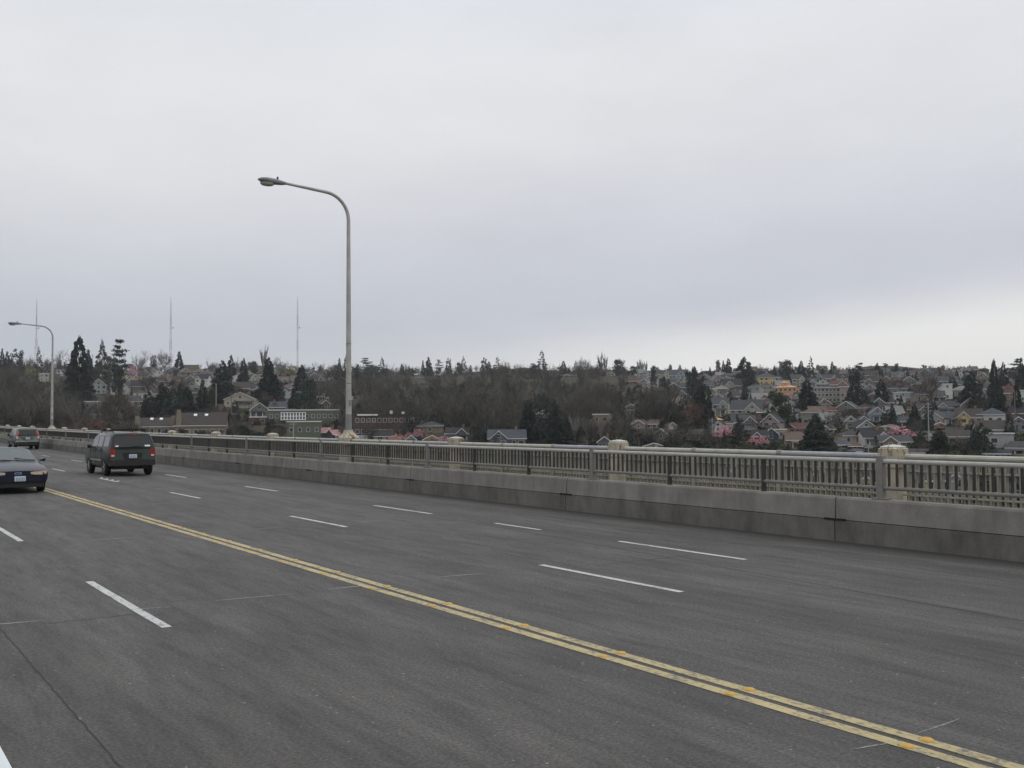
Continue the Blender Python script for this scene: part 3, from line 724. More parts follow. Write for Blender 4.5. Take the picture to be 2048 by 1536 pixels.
    plate(root, -.05, 2.518, .465, 1)
    return root
NAVY = car_paint('navy_paint', (.009, .011, .027), .3); GREEN = car_paint('dark_green_paint', (.022, .032, .025), .3); SAGE = car_paint('sage_paint', (.115, .135, .115), .4)
t = 42.55+2.33
suv('off_road_car', (10.33, t, lift(t)), 0, GREEN, 'dark green four wheel drive with roof rack and stickers in its rear window', 'car')
t = 86.0+2.2
suv('estate_car', (13.02, t, lift(t)), 0, SAGE, 'sage green car with tall red tail lights, farthest one along the barrier', 'car', .95, .93, .945, 'other')
t = 34.3+2.45
sedan((4.93, t, lift(t)), pi, NAVY, 'dark navy saloon with pale oval headlights coming towards the camera')

# ------------------------------------------------------------------ houses on the hill
C = dict(bk=(.070,.042,.037), gm=(.098,.116,.080), wh=(.56,.56,.52), cr=(.44,.41,.32), yl=(.46,.35,.15), be=(.32,.29,.23), gr=(.21,.215,.21), bg=(.15,.175,.195), lb=(.33,.38,.39), gn=(.13,.155,.10), sg=(.16,.18,.155),
         br=(.15,.11,.085), rb=(.105,.045,.037), og=(.50,.26,.13), pk=(.36,.29,.26), dk=(.06,.065,.075), nv=(.045,.055,.075), tn=(.27,.225,.165), lg=(.38,.385,.38), pg=(.42,.48,.42),
         rg=(.070,.070,.072), rd=(.028,.028,.032), rn=(.066,.056,.050), rr=(.125,.062,.048), rs=(.078,.086,.098), rl=(.22,.22,.21), rp=(.33,.195,.18), ro=(.55,.31,.16), rt=(.15,.112,.09))
for k_ in ('cr','be','gr','bg','lb','sg','pk','tn','lg','wh','gn'): C[k_] = tuple(v*(.86 if k_ == 'wh' else .74) for v in C[k_])
for k_ in ('rg','rs','rn','rl','rt','rr'): C[k_] = tuple(v*.78 for v in C[k_])
_wm = {}
def wallm(k):
    if k not in _wm: _wm[k] = plain('wall_'+k, C[k], .75, 0, .13, .9, .3)
    return _wm[k]
def roofm(k):
    if 'r_'+k not in _wm: _wm['r_'+k] = plain('roof_'+k, C[k], .85, 0, .22, 1.6, .25)
    return _wm['r_'+k]
TRIM = plain('white_trim', (.62, .62, .59), .6, 0, .08, 2)
PANE = plain('window_pane', (.050, .055, .060), .15, 0, .5, .5, .4, obj_rand=.85)
CHIM = plain('chimney_brick', (.20, .12, .09), .85, 0, .2, 2)
SKYL = plain('skylight_glass', (.75, .78, .80), .2, 0, .05, 2)
LM = []      # landmarks for the labels of the trees: (px, py, text)
BOX = []     # house boxes in the photo, kept clear of scattered trees
def boards(mb, pts, w, y0, y1, m=0):
    """a board of height w running through the points (x, z), from y0 to y1"""
    for (a, b) in zip(pts, pts[1:]):
        mb.add([(a[0],y0,a[1]-w),(b[0],y0,b[1]-w),(b[0],y0,b[1]),(a[0],y0,a[1]),(a[0],y1,a[1]-w),(b[0],y1,b[1]-w),(b[0],y1,b[1]),(a[0],y1,a[1])],
               [(0,1,2,3),(7,6,5,4),(0,4,5,1),(3,2,6,7),(0,3,7,4),(1,5,6,2)], m)
def wing(wm, rm, tm, x0, x1, y0, y1, ze, rise, ax, ov=.45, zf=-5.0):
    xm, ym = (x0+x1)/2, (y0+y1)/2; th = .2
    if ax == 'f':       # gable faces the front
        sec = [(x0,zf),(x1,zf),(x1,ze),(xm,ze+rise),(x0,ze)]
        wm.loft([[(x,y,z) for (x,z) in sec] for y in (y0, y1)])
        sl = rise/(xm-x0); zo = ze-sl*ov
        for s, xe in ((-1, x0-ov), (1, x1+ov)):
            q = [(xe, y0-ov, zo), (xm, y0-ov, ze+rise), (xm, y1+ov, ze+rise), (xe, y1+ov, zo)]
            if s > 0: q = [q[1], q[0], q[3], q[2]]
            q = [(a, b, c+.12) for (a, b, c) in q]; rm.slab(q, th)
        boards(tm, [(x0-ov, zo+.13), (xm, ze+rise+.13), (x1+ov, zo+.13)], .30, y0-ov-.06, y0-ov-.002)
    elif ax == 's':     # roof slopes towards the front
        sec = [(y0,zf),(y1,zf),(y1,ze),(ym,ze+rise),(y0,ze)]
        wm.loft([[(x,y,z) for (y,z) in sec] for x in (x0, x1)])
        sl = rise/(ym-y0); zo = ze-sl*ov
        rm.slab([(x0-ov,y0-ov,zo+.12),(x1+ov,y0-ov,zo+.12),(x1+ov,ym,ze+rise+.12),(x0-ov,ym,ze+rise+.12)], th)
        rm.slab([(x0-ov,ym,ze+rise+.12),(x1+ov,ym,ze+rise+.12),(x1+ov,y1+ov,zo+.12),(x0-ov,y1+ov,zo+.12)], th)
        tm.box(x0-ov, x1+ov, y0-ov-.06, y0-ov-.002, zo-.14, zo+.10)
    elif ax == 'h':
        wm.box(x0, x1, y0, y1, zf, ze)
        d = min(x1-x0, y1-y0)/2+ov; a0, a1, b0, b1 = x0-ov, x1+ov, y0-ov, y1+ov
        if x1-x0 >= y1-y0: r0, r1 = (a0+d, ym), (a1-d, ym)
        else: r0, r1 = (xm, b0+d), (xm, b1-d)
        z0, z1 = ze, ze+rise
        V = [(a0,b0,z0),(a1,b0,z0),(a1,b1,z0),(a0,b1,z0),(r0[0],r0[1],z1),(r1[0]+.01,r1[1]+.01,z1)]
        Fh = [(0,1,5,4),(2,3,4,5),(1,2,5),(3,0,4),(3,2,1,0)] if x1-x0 >= y1-y0 else [(0,1,4),(1,2,5,4),(2,3,5),(3,0,4,5),(3,2,1,0)]
        rm.add(V, Fh)
        tm.box(a0, a1, b0-.06, b0-.002, z0-.18, z0+.02)
    else:
        wm.box(x0, x1, y0, y1, zf, ze)
        rm.box(x0-.2, x1+.2, y0-.2, y1+.2, ze+.002, ze+.30); tm.box(x0-.24, x1+.24, y0-.26, y0-.203, ze-.05, ze+.33)
NH = [0]
def window(par, x, z, y, w, h, pane_child, wmat=TRIM):
    mb = MB(); t = .09 if pane_child else .055
    for (a, b, c, d) in ((-w/2-t, w/2+t, h/2, h/2+t), (-w/2-t, w/2+t, -h/2-t, -h/2), (-w/2-t, -w/2, -h/2, h/2), (w/2, w/2+t, -h/2, h/2)): mb.box(a, b, -.07, .02, c, d)
    if not pane_child:
        mb.box(-w/2, w/2, -.03, .02, -h/2, h/2, 1); mb.build('window', [wmat, PANE], par, loc=(x, y, z))
    else:
        o = mb.build('window', wmat, par, loc=(x, y, z)); m2 = MB(); m2.box(-w/2, w/2, -.03, .02, -h/2, h/2); m2.build('pane', PANE, o)
def house(cx, yb, wpx, hpx, style, wall, roof, label, noun='', rot=None, name='house', grid=None, wing_at=0, trim=True, chim=None, wmat=TRIM, rise=None, cat='house', depth=None, win=True):
    NH[0] += 1; rnd = random.Random(NH[0]*7+1)
    P, k = at(cx, yb); sc = k/F; Wd = wpx*sc; H = hpx*sc
    if rot is None: rot = rnd.choice([-1, 1])*rnd.uniform(4, 24)
    Wd *= 1.0 - .0045*abs(rot)
    d = P-CAM; rz = atan2(-d.x, d.y)+radians(rot)
    root = empty(name, P, rz, label, cat, 'houses on the hillside')
    D = depth or max(6.5, min(11, Wd*.95))
    wm, rm, tm = MB(), MB(), MB(); x0, x1 = -Wd/2, Wd/2
    ax = style[0]
    if rise is None:
        rs = {'f': min(Wd/2*.85, H*.46), 's': min(D/2*.8, H*.46), 'h': min(min(Wd, D)/2*.6, H*.38), 'b': 0}[ax]
    else: rs = rise*H
    ze = H-rs
    wing(wm, rm, tm, x0, x1, 0, D, ze, rs, ax)
    gx = [(x0, x1, 0, ze, rs, ax)]
    if len(style) > 1:       # a front cross gable
        gw = Wd*.46; cxg = wing_at*Wd*.27 if wing_at else rnd.choice([-1, 1])*Wd*.22
        rg_ = min(gw/2*.95, H*.40); zg = min(ze, H-rg_-.15)
        wing(wm, rm, tm, cxg-gw/2, cxg+gw/2, -1.3, D*.5, zg, rg_, 'f', .35); gx.append((cxg-gw/2, cxg+gw/2, -1.3, zg, rg_, 'f'))
    wo = wm.build('wall', wallm(wall), root, fix=True)
    ro = rm.build('roof', roofm(roof), root, fix=True)
    if trim: tm.build('eave_trim', TRIM, root, fix=True)
    big = wpx >= 38
    if win:
        for gi, (a, b, y, e, r, s) in enumerate(gx):
            nst = grid[1] if grid and gi == 0 else max(1, int(round(e/2.9)))
            nc = grid[0] if grid and gi == 0 else max(1, min(4, int((b-a)/2.7)))
            if gi == 0 and len(gx) > 1 and not grid: cols = [c for c in range(nc+1)]; nc = nc+1
            for i in range(nst):
                zc = e*(i+.52)/nst
                for c in range(nc):
                    xc = a+(b-a)*(c+.5)/nc+rnd.uniform(-.15, .15)*(0 if grid else 1)
                    if gi == 0 and len(gx) > 1 and gx[1][0]-.6 < xc < gx[1][1]+.6: continue
                    if not grid and rnd.random() < .12: continue
                    ww = min(rnd.choice([.8, 1.0, 1.3, 1.7]) if not grid else 1.15, (b-a)/nc*.7)
                    window(root, xc, zc, y-.01, ww, min(1.35, e/nst*.52), big, wmat)
            if s == 'f' and r > 1.8: window(root, (a+b)/2, e+r*.30, y-.01, min(1.2, (b-a)*.2), min(1.2, r*.36), big, wmat)
            elif s == 's' and r > 1.8 and (b-a) > 7 and not grid and len(gx) == 1 and rnd.random() < .6:
                xm = a+(b-a)*rnd.uniform(.3, .7); dm, dr, dt_ = MB(), MB(), MB()      # dormer
                wing(dm, dr, dt_, xm-1.2, xm+1.2, .9, 3.2, e+r*.55, .8, 'f', .25, e); do = dm.build('dormer', wallm(wall), root, fix=True)
                dr.build('dormer_roof', roofm(roof), do, fix=True); window(do, xm, e+r*.38, .89, 1.1, .8, False)
    if win and ax in 'fs' and wpx >= 16 and not grid and rnd.random() < .6:
        pw = Wd*rnd.uniform(.55, .95); px0 = -Wd/2+rnd.uniform(0, Wd-pw); yf = gx[-1][2]; zt = min(2.9, ze*.75)
        pm = MB(); pm.slab([(px0-.2, yf-2.1, zt-.35), (px0+pw+.2, yf-2.1, zt-.35), (px0+pw+.2, yf-.02, zt+.35), (px0-.2, yf-.02, zt+.35)], .16); po = pm.build('porch_roof', roofm(roof), root, fix=True)
        for q in range(3):
            pm = MB(); xx = px0+.15+(pw-.3)*q/2; pm.box(xx-.11, xx+.11, yf-2.0, yf-1.78, -2.5, zt-.42); pm.build('porch_post', TRIM, po)
        pm = MB(); pm.box(px0, px0+pw, yf-2.0, yf-.03, -3, .12); pm.build('porch_deck', wallm(wall), root, fix=True)
    if wpx >= 30 and style != 'b':
        xd = x0+Wd*rnd.uniform(.3, .7); mb = MB(); mb.box(xd-.5, xd+.5, gx[-1][2]-.06, gx[-1][2]+.02, .0, 2.05); mb.build('door', wallm(rnd.choice(['br', 'rb', 'nv', 'wh'])), root)
    if chim or (chim is None and ax in 'sf' and rnd.random() < .45):
        mb = MB(); xx = x0+Wd*rnd.choice([.2, .75]); mb.box(xx-.4, xx+.4, D*.5-.4, D*.5+.4, ze, H+1.0); mb.box(xx-.48, xx+.48, D*.5-.48, D*.5+.48, H+1.002, H+1.2); mb.build('chimney', CHIM, ro)
    BOX.append((cx, yb, wpx, hpx))
    if noun: LM.append((cx, yb-hpx/2, noun))
    return root, ro, (Wd, H, D, ze, rs, sc)
HOUSES = [
# cx, ybase, width, height, style, wall, roof, label, landmark noun
(55,742,16,14,'f','be','rn','beige gable just showing over the brown wood at the left edge','the beige gable at left',0),
(95,748,17,20,'f','gr','rg','grey gable with white edging between the far lamp pole and the wood','the grey gable by the far lamp',0),
(88,763,17,14,'b','cr','rl','cream flat roofed house with one dark window below the grey gable','',5),
(122,748,15,14,'f','wh','rg','small white gable right of the far lamp pole','the small white gable',0),
(134,756,20,8,'s','gr','rl','low grey roofed house below the small white gable','',None),
(151,781,21,18,'b','lb','rl','pale blue flat roofed house left of the tall dark fir','the pale blue flat house',8),
(197,788,28,28,'f','lb','rg','pale blue gabled house with white trim and a porch at left','the pale blue gabled house',0),
(209,771,22,17,'s','tn','rn','tan house with brown roof behind the pale blue gabled house','',None),
(190,766,24,8,'s','gr','rl','long low grey roof beside the tall dark fir','',None),
(232,766,22,8,'b','cr','rr','cream house with a red band behind the white blossom','',6),
(240,790,34,24,'sf','wh','rg','white two storey house with grey roof near the pale blue gabled house','the white house with grey roof',None),
(272,767,24,15,'f','yl','rg','yellow gabled house below the pink blossoms at left','the yellow gabled house',0),
(289,787,46,24,'sf','br','rd','brown house with dark roof and a white window in its right gable','the brown dark roofed house',6),
(272,813,21,20,'s','cr','rg','small cream house left of the dark evergreen clump','the small cream house',None),
(184,833,27,26,'b','gr','rl','grey house with stacked white balconies in the brown wood','the grey balcony house',-8),
(346,752,34,17,'f','gr','rg','low grey gable with thick white bargeboards near the ridge','the white edged gable',0),
(380,740,28,12,'b','br','rn','brown flat house on the ridge between two firs','',None),
(402,776,27,27,'sf','wh','rd','white house with dark roof and white dormer','the white house with dormer',None),
(398,792,25,11,'s','rb','rn','low reddish house below the white house with dormer','',None),
(428,768,22,18,'f','pk','rg','pinkish gabled house behind the tall conifers','',None),
(475,767,12,14,'b','wh','rg','narrow white house seen between two dark conifers','the narrow white house',None),
(510,771,18,22,'f','cr','rg','cream gable between the tall conifers under the bare poplar','the cream gable',None),
(480,815,62,29,'f','cr','rn','wide cream gable with rows of small windows above the road cutting','the wide cream gable',-8),
(519,836,37,29,'f','sg','rd','grey green house with low dark gable behind the green building','the grey green house',4),
(516,852,32,15,'b','rb','rn','dark red brick base storey below the grey green house','',4),
(554,826,33,22,'s','bg','rs','blank blue grey house above the green building','the blue grey house',-14),
(586,808,30,24,'s','lg','rl','lilac grey house right of the big dark conifers','the lilac grey house',None),
(586,783,16,19,'h','lg','rg','pale square upper house above the lilac grey house','',None),
(651,815,18,14,'f','br','rg','small brown gable left of the main lamp pole','',None),
(637,800,16,12,'s','gr','rg','small grey house high left of the main lamp pole','',None),
(653,874,26,18,'s','dk','rp','dark house with pink roof left of the main lamp base','the pink roofed house',14),
(676,878,22,17,'s','dk','rp','smaller pink roofed house against the main lamp base','',20),
(767,884,42,23,'s','yl','rd','dark roofed yellow house with steep yellow end gable','the yellow house behind the parapet',-16),
(723,884,24,12,'s','gr','rl','low pale house right of the main lamp base','',None),
(822,888,20,17,'f','lb','rg','small pale blue gable with white edging among pink blossom','the small pale blue gable',0),
(864,890,34,18,'f','yl','rr','low yellow gable with red roof beside the nearest left pedestal','the low yellow gable',0),
(860,868,52,24,'h','tn','rg','tan hip roofed house with a row of windows beside the brick building','the tan hip roofed house',None),
(914,880,46,24,'sf','bg','rd','dark blue house with white edged gables behind a pedestal','the dark blue house',None),
(1014,896,74,36,'sf','bg','rs','slate blue house with white edged gable at its left end','the slate blue house',0),
(1085,836,24,15,'f','lg','rl','pale gable half hidden in the dark central conifers','',None),
(1202,868,34,38,'b','tn','rl','tall beige block of flats behind the pale birches','the beige flats',-12),
(1128,892,36,14,'s','tn','rn','low tan house under the birches','the low tan house',None),
(1209,896,26,21,'f','bg','rg','blue grey gable with white edging left of a big pedestal','the blue grey gable',0),
(1290,858,54,18,'sf','pk','rt','pinkish roofed house with two grey gables above the parapet','the pinkish roofed house',None),
(1322,880,28,22,'f','gr','rg','plain grey gable below the pinkish roofed house','',None),
(1308,900,40,13,'f','be','rg','low beige gable directly above the parapet pipe','',0),
(1265,752,13,9,'f','wh','rg','tiny white gable on the ridge near the bare poplars','',None),
(1270,768,22,11,'s','rb','rr','red house below the ridge near the bare poplars','the red house below the ridge',None),
(1299,760,10,18,'b','lg','rl','narrow pale house left of the dark column tree','',None),
(1328,757,28,17,'sf','cr','rn','cream house with purple brown roof on the ridge','the purple brown roof',None),
(1355,766,34,27,'sf','lb','rs','big pale blue house with white trim on the ridge','the big pale blue house',None),
(1371,773,13,17,'f','cr','rg','small cream gable right of the big pale blue house','',None),
(1410,764,21,16,'f','pk','rg','pinkish grey house among trees below the ridge','',None),
(1440,833,32,35,'sf','cr','rs','cream gabled house with wide blue grey roof','the cream gable with blue grey roof',None),
(1436,776,28,26,'f','pk','rt','salmon roofed gable house below the ridge','the salmon roofed house',None),
(1449,754,33,10,'s','lg','rl','long pale roofed house on the ridge under three firs','',None),
(1467,786,40,28,'sf','be','rd','dark roofed house with a white gable and two skylights','the dark roof with skylights',None),
(1508,796,27,28,'h','lg','rg','grey house with long white balcony','the white balcony house',None),
(1535,788,26,22,'h','be','rg','grey roofed beige house left of the orange house','',None),
(1538,770,44,24,'h','yl','rg','wide yellow apartment house with grey roof on the ridge','the wide yellow apartments',None),
(1597,772,26,22,'sf','cr','rg','cream house with grey gable right of the orange house','',None),
(1600,787,10,11,'b','wh','rg','small white cube house right of the orange house','',None),
(1478,818,28,17,'h','tn','rn','tan hip roofed house above the large cream gables','',None),
(1492,842,62,40,'sf','cr','rg','large cream house with grey roof and big front gable','the large cream gables',None),
(1520,845,17,18,'b','rb','rn','dark red house with one white window below the large cream gables','',None),
(1586,845,15,26,'f','wh','rg','narrow tall white gable right of the big round evergreen','the narrow white gable',None),
(1622,849,40,33,'h','be','rt','beige hip roofed house with brick band','the beige hip roofed house',None),
(1580,816,26,14,'f','wh','rg','white gable below the pink blossom near the orange house','',None),
(1436,866,24,23,'f','wh','rn','white gable with dark blue window above a pink blossom','the white gable by the blossom',0),
(1460,865,17,21,'h','wh','rg','white house with paired windows beside a dark tree','',None),
(1435,847,20,12,'h','og','ro','small house with bright orange new roof','the small orange roof',None),
(1521,884,28,22,'sf','nv','rd','navy house with white dormer window above pink blossom','the navy dormer house',0),
(1543,882,26,24,'f','nv','rd','navy gable with thick white edge next to the dormer house','',0),
(1563,880,26,18,'b','cr','rn','cream house with dark bands right of the navy gable','',None),
(1590,866,48,18,'sf','tn','rr','wide reddish brown roof with a cream gable','the wide reddish roof',None),
(1591,897,34,30,'s','tn','rt','tan house with tan roof and white porch posts','the tan porch house',None),
(1646,778,26,18,'f','wh','rd','white gable with dark roof above the beige apartments','',None),
(1665,766,22,17,'sf','cr','rg','cream house on the ridge with grey gable','',None),
(1692,769,30,21,'s','cr','rd','cream house with broad dark roof on the ridge','the broad dark roof',None),
(1678,779,34,17,'sf','pk','rr','pinkish house with red brown roof behind the beige apartments','the red brown roof',None),
(1692,808,24,32,'b','pk','rn','stepped pinkish house right of the beige apartments','the stepped pink house',None),
(1719,787,13,16,'b','wh','rg','small white house behind the layered pine','',None),
(1746,777,28,23,'sf','tn','rn','brown house with pale gable below two dark firs','the brown gabled house',None),
(1772,770,19,17,'f','be','rn','beige gable beside the brown gabled house','',None),
(1636,846,32,31,'sf','pk','rt','pink brown house left of the brown bare trees','the pink brown house',None),
(1666,828,30,14,'s','br','rr','low red brown house below the beige apartments','',None),
(1702,858,24,24,'f','cr','rg','cream house half hidden by brown bare trees','',None),
(1728,849,18,15,'f','lg','rg','pale grey gable below the bare trees','',None),
(1755,845,31,28,'f','lb','rs','blue grey gable house with white edging beside a round evergreen','the blue grey gable house',10),
(1795,808,30,21,'f','wh','rg','white house with two porch gables on the right slope','the white porch house',None),
(1806,797,36,11,'b','lb','rl','long pale flat roofed house behind the white porch house','',-6),
(1808,852,25,18,'s','sg','rg','grey green house right of the round evergreen','',None),
(1776,862,32,13,'h','tn','rt','low tan roofed house above the pink blossom','',None),
(1709,890,46,27,'h','cr','rn','cream hip roofed house with projecting bay','the cream hip roofed house',None),
(1753,893,50,30,'sf','wh','rd','white house with dark roof and tall right gable','the white house with dark roof',None),
(1793,897,60,24,'sf','tn','rg','tan bungalow with long grey roof behind the rusty pedestal','the tan bungalow',None),
(1710,900,26,12,'s','rb','rr','dark red shed roof above the parapet','',None),
(1688,899,25,17,'s','be','rs','grey roofed house left of the dark red shed','',None),
(1725,912,24,13,'h','lb','rs','pale blue roof just above the parapet pipe','',None),
(1893,829,38,24,'sf','cr','rg','broad cream house on the right slope','the broad cream house',None),
(1896,850,34,24,'s','bg','rs','blue grey house below the broad cream house','',None),
(1939,852,42,31,'sf','yl','rn','yellow timbered house with steep brown roof','the yellow timbered house',0),
(1982,852,46,32,'h','wh','rs','white house with large slate blue hip roof','the slate hip roof',None),
(1895,798,20,27,'b','wh','rd','modern white house with dark flat roof and tall windows','the modern white house',18),
(1970,790,20,21,'s','wh','rg','white house between the two tall dark conifers','',None),
(2014,806,32,30,'s','br','rr','red brown house at the far right slope','the red brown house',None),
(2045,804,16,20,'b','pg','rl','pale green house at the right edge','',None),
(2038,864,34,26,'f','gr','rg','grey gable with white edging at the right edge','the grey gable at the right edge',0),
(1843,834,26,24,'sf','tn','rg','tan house left of the dark column tree','',None),
(1880,862,32,15,'f','cr','rr','low cream gable with red roof below the blue grey house','',None),
(1908,872,28,16,'s','cr','rn','cream row house below the yellow timbered house','',None),
(1845,770,14,10,'f','wh','rs','small white gable on the ridge near bare tall trees','',None),
(2002,898,44,25,'b','lg','rl','grey flat roofed house with white window frames','the grey flat roofed house',6),
(2036,910,42,22,'s','cr','rg','cream bungalow at the lower right','',None),
(1917,886,38,22,'s','br','rn','dark brown house below the cream row house','',None),
(1993,915,44,12,'s','dk','rd','dark roof just above the parapet at lower right','',None),
(1842,913,50,13,'s','br','rn','low brown roof right of the rusty pedestal','',None),
(1882,986,54,44,'s','yl','rg','yellow house seen through the pickets below the rail','the yellow house behind the pickets',10),
(1826,982,26,44,'f','gr','rg','grey gable with white windows seen through the pickets','',0),
(1733,990,28,34,'f','yl','rn','small yellow gable seen through the pickets left of the pedestal','',0),
(1912,990,26,36,'f','lg','rg','pale gable right of the yellow house, seen through the pickets','',0),
(1620,955,40,30,'s','be','rn','beige house seen through the pickets right of centre','',None),
(1470,948,40,28,'s','tn','rg','tan house seen through the pickets between two pedestals','',None),
(1838,760,14,9,'s','bg','rg','tiny blue house on the right ridge','',None),
(1925,776,16,12,'s','be','rg','small beige house left of the big dark conifer','',None),
(1490,764,14,10,'s','be','rg','small beige house under the big dark fir on the ridge','',None),
(1395,752,18,9,'s','gr','rg','low grey house on the ridge beside a pole','',None),
(1630,762,16,12,'f','cr','rn','cream gable on the ridge behind the layered fir','',None),
(1712,760,14,10,'s','gr','rg','small grey house behind the layered pine','',None),
(1790,765,18,9,'s','lg','rg','pale roofed house on the ridge right of two firs','',None),
(700,800,14,10,'f','wh','rg','small white gable in the wood right of the lamp pole','',None),
(1222,752,14,9,'f','cr','rg','cream gable on the ridge beside bare poplars','',None),
(838,758,14,7,'s','be','rg','low beige house on the wooded ridge','',None),
(1140,756,26,8,'sf','be','rn','brown gabled house on the ridge right of the sparse fir','',None),
(1400,822,24,14,'s','be','rg','beige house beside the reddish bare tree','',None),
(1262,820,20,12,'f','lg','rg','pale house glimpsed behind the brown wood at centre right','',None),
(1345,860,20,14,'f','wh','rg','white house behind the bare trees at centre right','',None),
(1390,876,26,14,'s','gr','rg','grey house below the reddish bare tree','',None),
(1820,826,20,12,'s','gr','rn','grey house below the white porch house','',None),
(1950,880,30,14,'h','gr','rs','grey hip roof below the yellow timbered house','',None),
(1655,868,30,16,'sf','cr','rn','cream house right of the beige hip roofed house','',None),
(1500,864,20,12,'s','gr','rg','grey house left of the navy dormer house','',None),
(1858,880,30,16,'s','be','rg','beige house behind the pink blossom at right','',None),
]
for h in HOUSES: house(*h[:9], rot=h[9])
# the rest of the tightly built slope
WORD = dict(wh='white', cr='cream', be='beige', gr='grey', bg='blue grey', lb='pale blue', sg='grey green', br='brown', pk='pinkish', tn='tan', lg='pale grey')
RWORD = dict(rg='grey', rd='dark', rn='brown', rs='slate', rl='pale', rt='tan')
BOXN = len(BOX)+7; FILL = []; rnd = random.Random(31); tries = 0; LM0 = list(LM)
BOX.extend([(608, 878, 140, 56), (608, 846, 136, 24), (770, 876, 122, 44), (1654, 806, 50, 33), (1571, 797, 44, 27), (311, 872, 80, 34), (400, 878, 96, 50)])
while len(FILL) < 160 and tries < 14000:
    tries += 1
    px = rnd.uniform(1285, 2050) if rnd.random() < .84 else rnd.uniform(165, 690)
    yb = rnd.choice([rnd.uniform(749, 790), rnd.uniform(749, 810), rnd.uniform(750, 910)])
    if (px < 700 and yb > 810) or yb > 880 or (px < 1430 and yb > 800): continue
    P, k = at(px, yb); w = rnd.uniform(6.5, 10)*F/k; h = rnd.uniform(5.0, 7.5)*F/k
    if any(abs(px-b[0]) < (w+b[2])*.37 and abs((yb-h/2)-(b[1]-b[3]/2)) < (h+b[3])*.30 for b in BOX): continue
    wl = rnd.choice(['wh', 'wh', 'cr', 'be', 'be', 'gr', 'gr', 'bg', 'lb', 'sg', 'br', 'pk', 'tn', 'lg', 'lg']); rf = rnd.choice(['rg', 'rg', 'rd', 'rd', 'rn', 'rn', 'rs', 'rl', 'rt']); st = rnd.choice(['f', 'f', 's', 'sf', 'sf', 'h'])
    best = min(LM0, key=lambda l: hypot(l[0]-px, (l[1]-yb+h/2)*1.6)); dx, dy = px-best[0], yb-h/2-best[1]
    rel = ('left of' if dx < 0 else 'right of') if abs(dx) > abs(dy)*1.2 else ('above' if dy < 0 else 'below')
    FILL.append((hypot(dx, dy), px, yb, w, h, st, wl, rf, '%s %s with %s roof %s %s' % (WORD[wl], dict(f='gabled house', s='house', h='hip roofed house').get(st, 'cross gabled house'), RWORD[rf], rel, best[2])))
    BOX.append((px, yb, w, h))
FILL.sort(key=lambda e: e[0]); seen = {}
for (_, px, yb, w, h, st, wl, rf, lab) in FILL:
    c = seen.get(lab, 0); seen[lab] = c+1
    lab = lab if c == 0 else nth(c)+' '+lab
    if len(lab.split()) > 16: lab = lab.replace('with ', '').replace(' roof ', ' roofed ')
    house(px, yb, w, h, st, wl, rf, ' '.join(lab.split()[:16]))
# larger buildings
def building(*a, **k): return house(*a, **k)
r, ro, q = house(608, 846, 136, 24, 'b', 'gm', 'rl', 'long green building with white framed sunroom on its roof edge', 'the green building', rot=0, name='apartment_building', grid=(12, 1), cat='building', depth=9, trim=True)
Wd, H, D, ze, rs, sc = q
mb = MB(); mb.slab([(-Wd*.32, -2.6, H*.22), (Wd*.02, -2.6, H*.22), (Wd*.02, -.05, H*.80), (-Wd*.32, -.05, H*.80)], .12); o = mb.build('sunroom', PANE, r, fix=True)
mb = MB()
for i in range(9):
    x = -Wd*.32+Wd*.34*i/8; mb.tube([(x, -2.66, H*.22), (x, -.08, H*.83)], .16, 4)
for f in (.0, .5, 1): mb.tube([(-Wd*.33, -2.66+2.58*f, H*(.22+.60*f)), (Wd*.03, -2.66+2.58*f, H*(.22+.60*f))], .15, 4)
mb.build('sunroom_frame', TRIM, o)
house(608, 878, 66, 32, 'b', 'gm', 'rl', 'lower green block with small windows in front of the long green building', 'the lower green block', rot=4, name='apartment_building', grid=(4, 1), cat='building', depth=9)
r, ro, q = house(770, 876, 122, 44, 'b', 'bk', 'rn', 'dark red brick building with pale cornice right of the main lamp', 'the brick building', rot=5, name='brick_building', grid=(11, 2), cat='building', depth=14, trim=False)
Wd, H, D, ze, rs, sc = q
mb = MB(); mb.box(-Wd*.46, -Wd*.12, -.5, -.21, H-.25, H+.35); mb.build('cornice', TRIM, r); mb = MB(); mb.box(Wd*.1, Wd*.14, 3, 5, H, H+1.6); mb.box(Wd*.30, Wd*.34, 3, 5, H, H+1.2); mb.build('roof_vent', TRIM, ro)
house(1654, 806, 50, 33, 'h', 'be', 'rg', 'beige three storey apartment house with rows of windows', 'the beige apartments', rot=6, name='apartment_building', grid=(7, 3), cat='building', rise=.12)
r, ro, q = house(1571, 797, 44, 27, 'h', 'og', 'ro', 'orange unpainted plywood house with a raised roof turret', 'the orange house', rot=-8, grid=(5, 2), rise=.22)
Wd, H, D, ze, rs, sc = q
mb = MB(); mb.box(-2.4, 1.0, 2.2, 5.4, H*.80, H*1.10); mb.add([(-2.9,1.7,H*1.10),(1.5,1.7,H*1.10),(1.5,5.9,H*1.10),(-2.9,5.9,H*1.10),(-.7,3.8,H*1.10+1.1)], [(0,1,4),(1,2,4),(2,3,4),(3,0,4),(3,2,1,0)]); mb.build('turret', roofm('ro'), ro, fix=True)
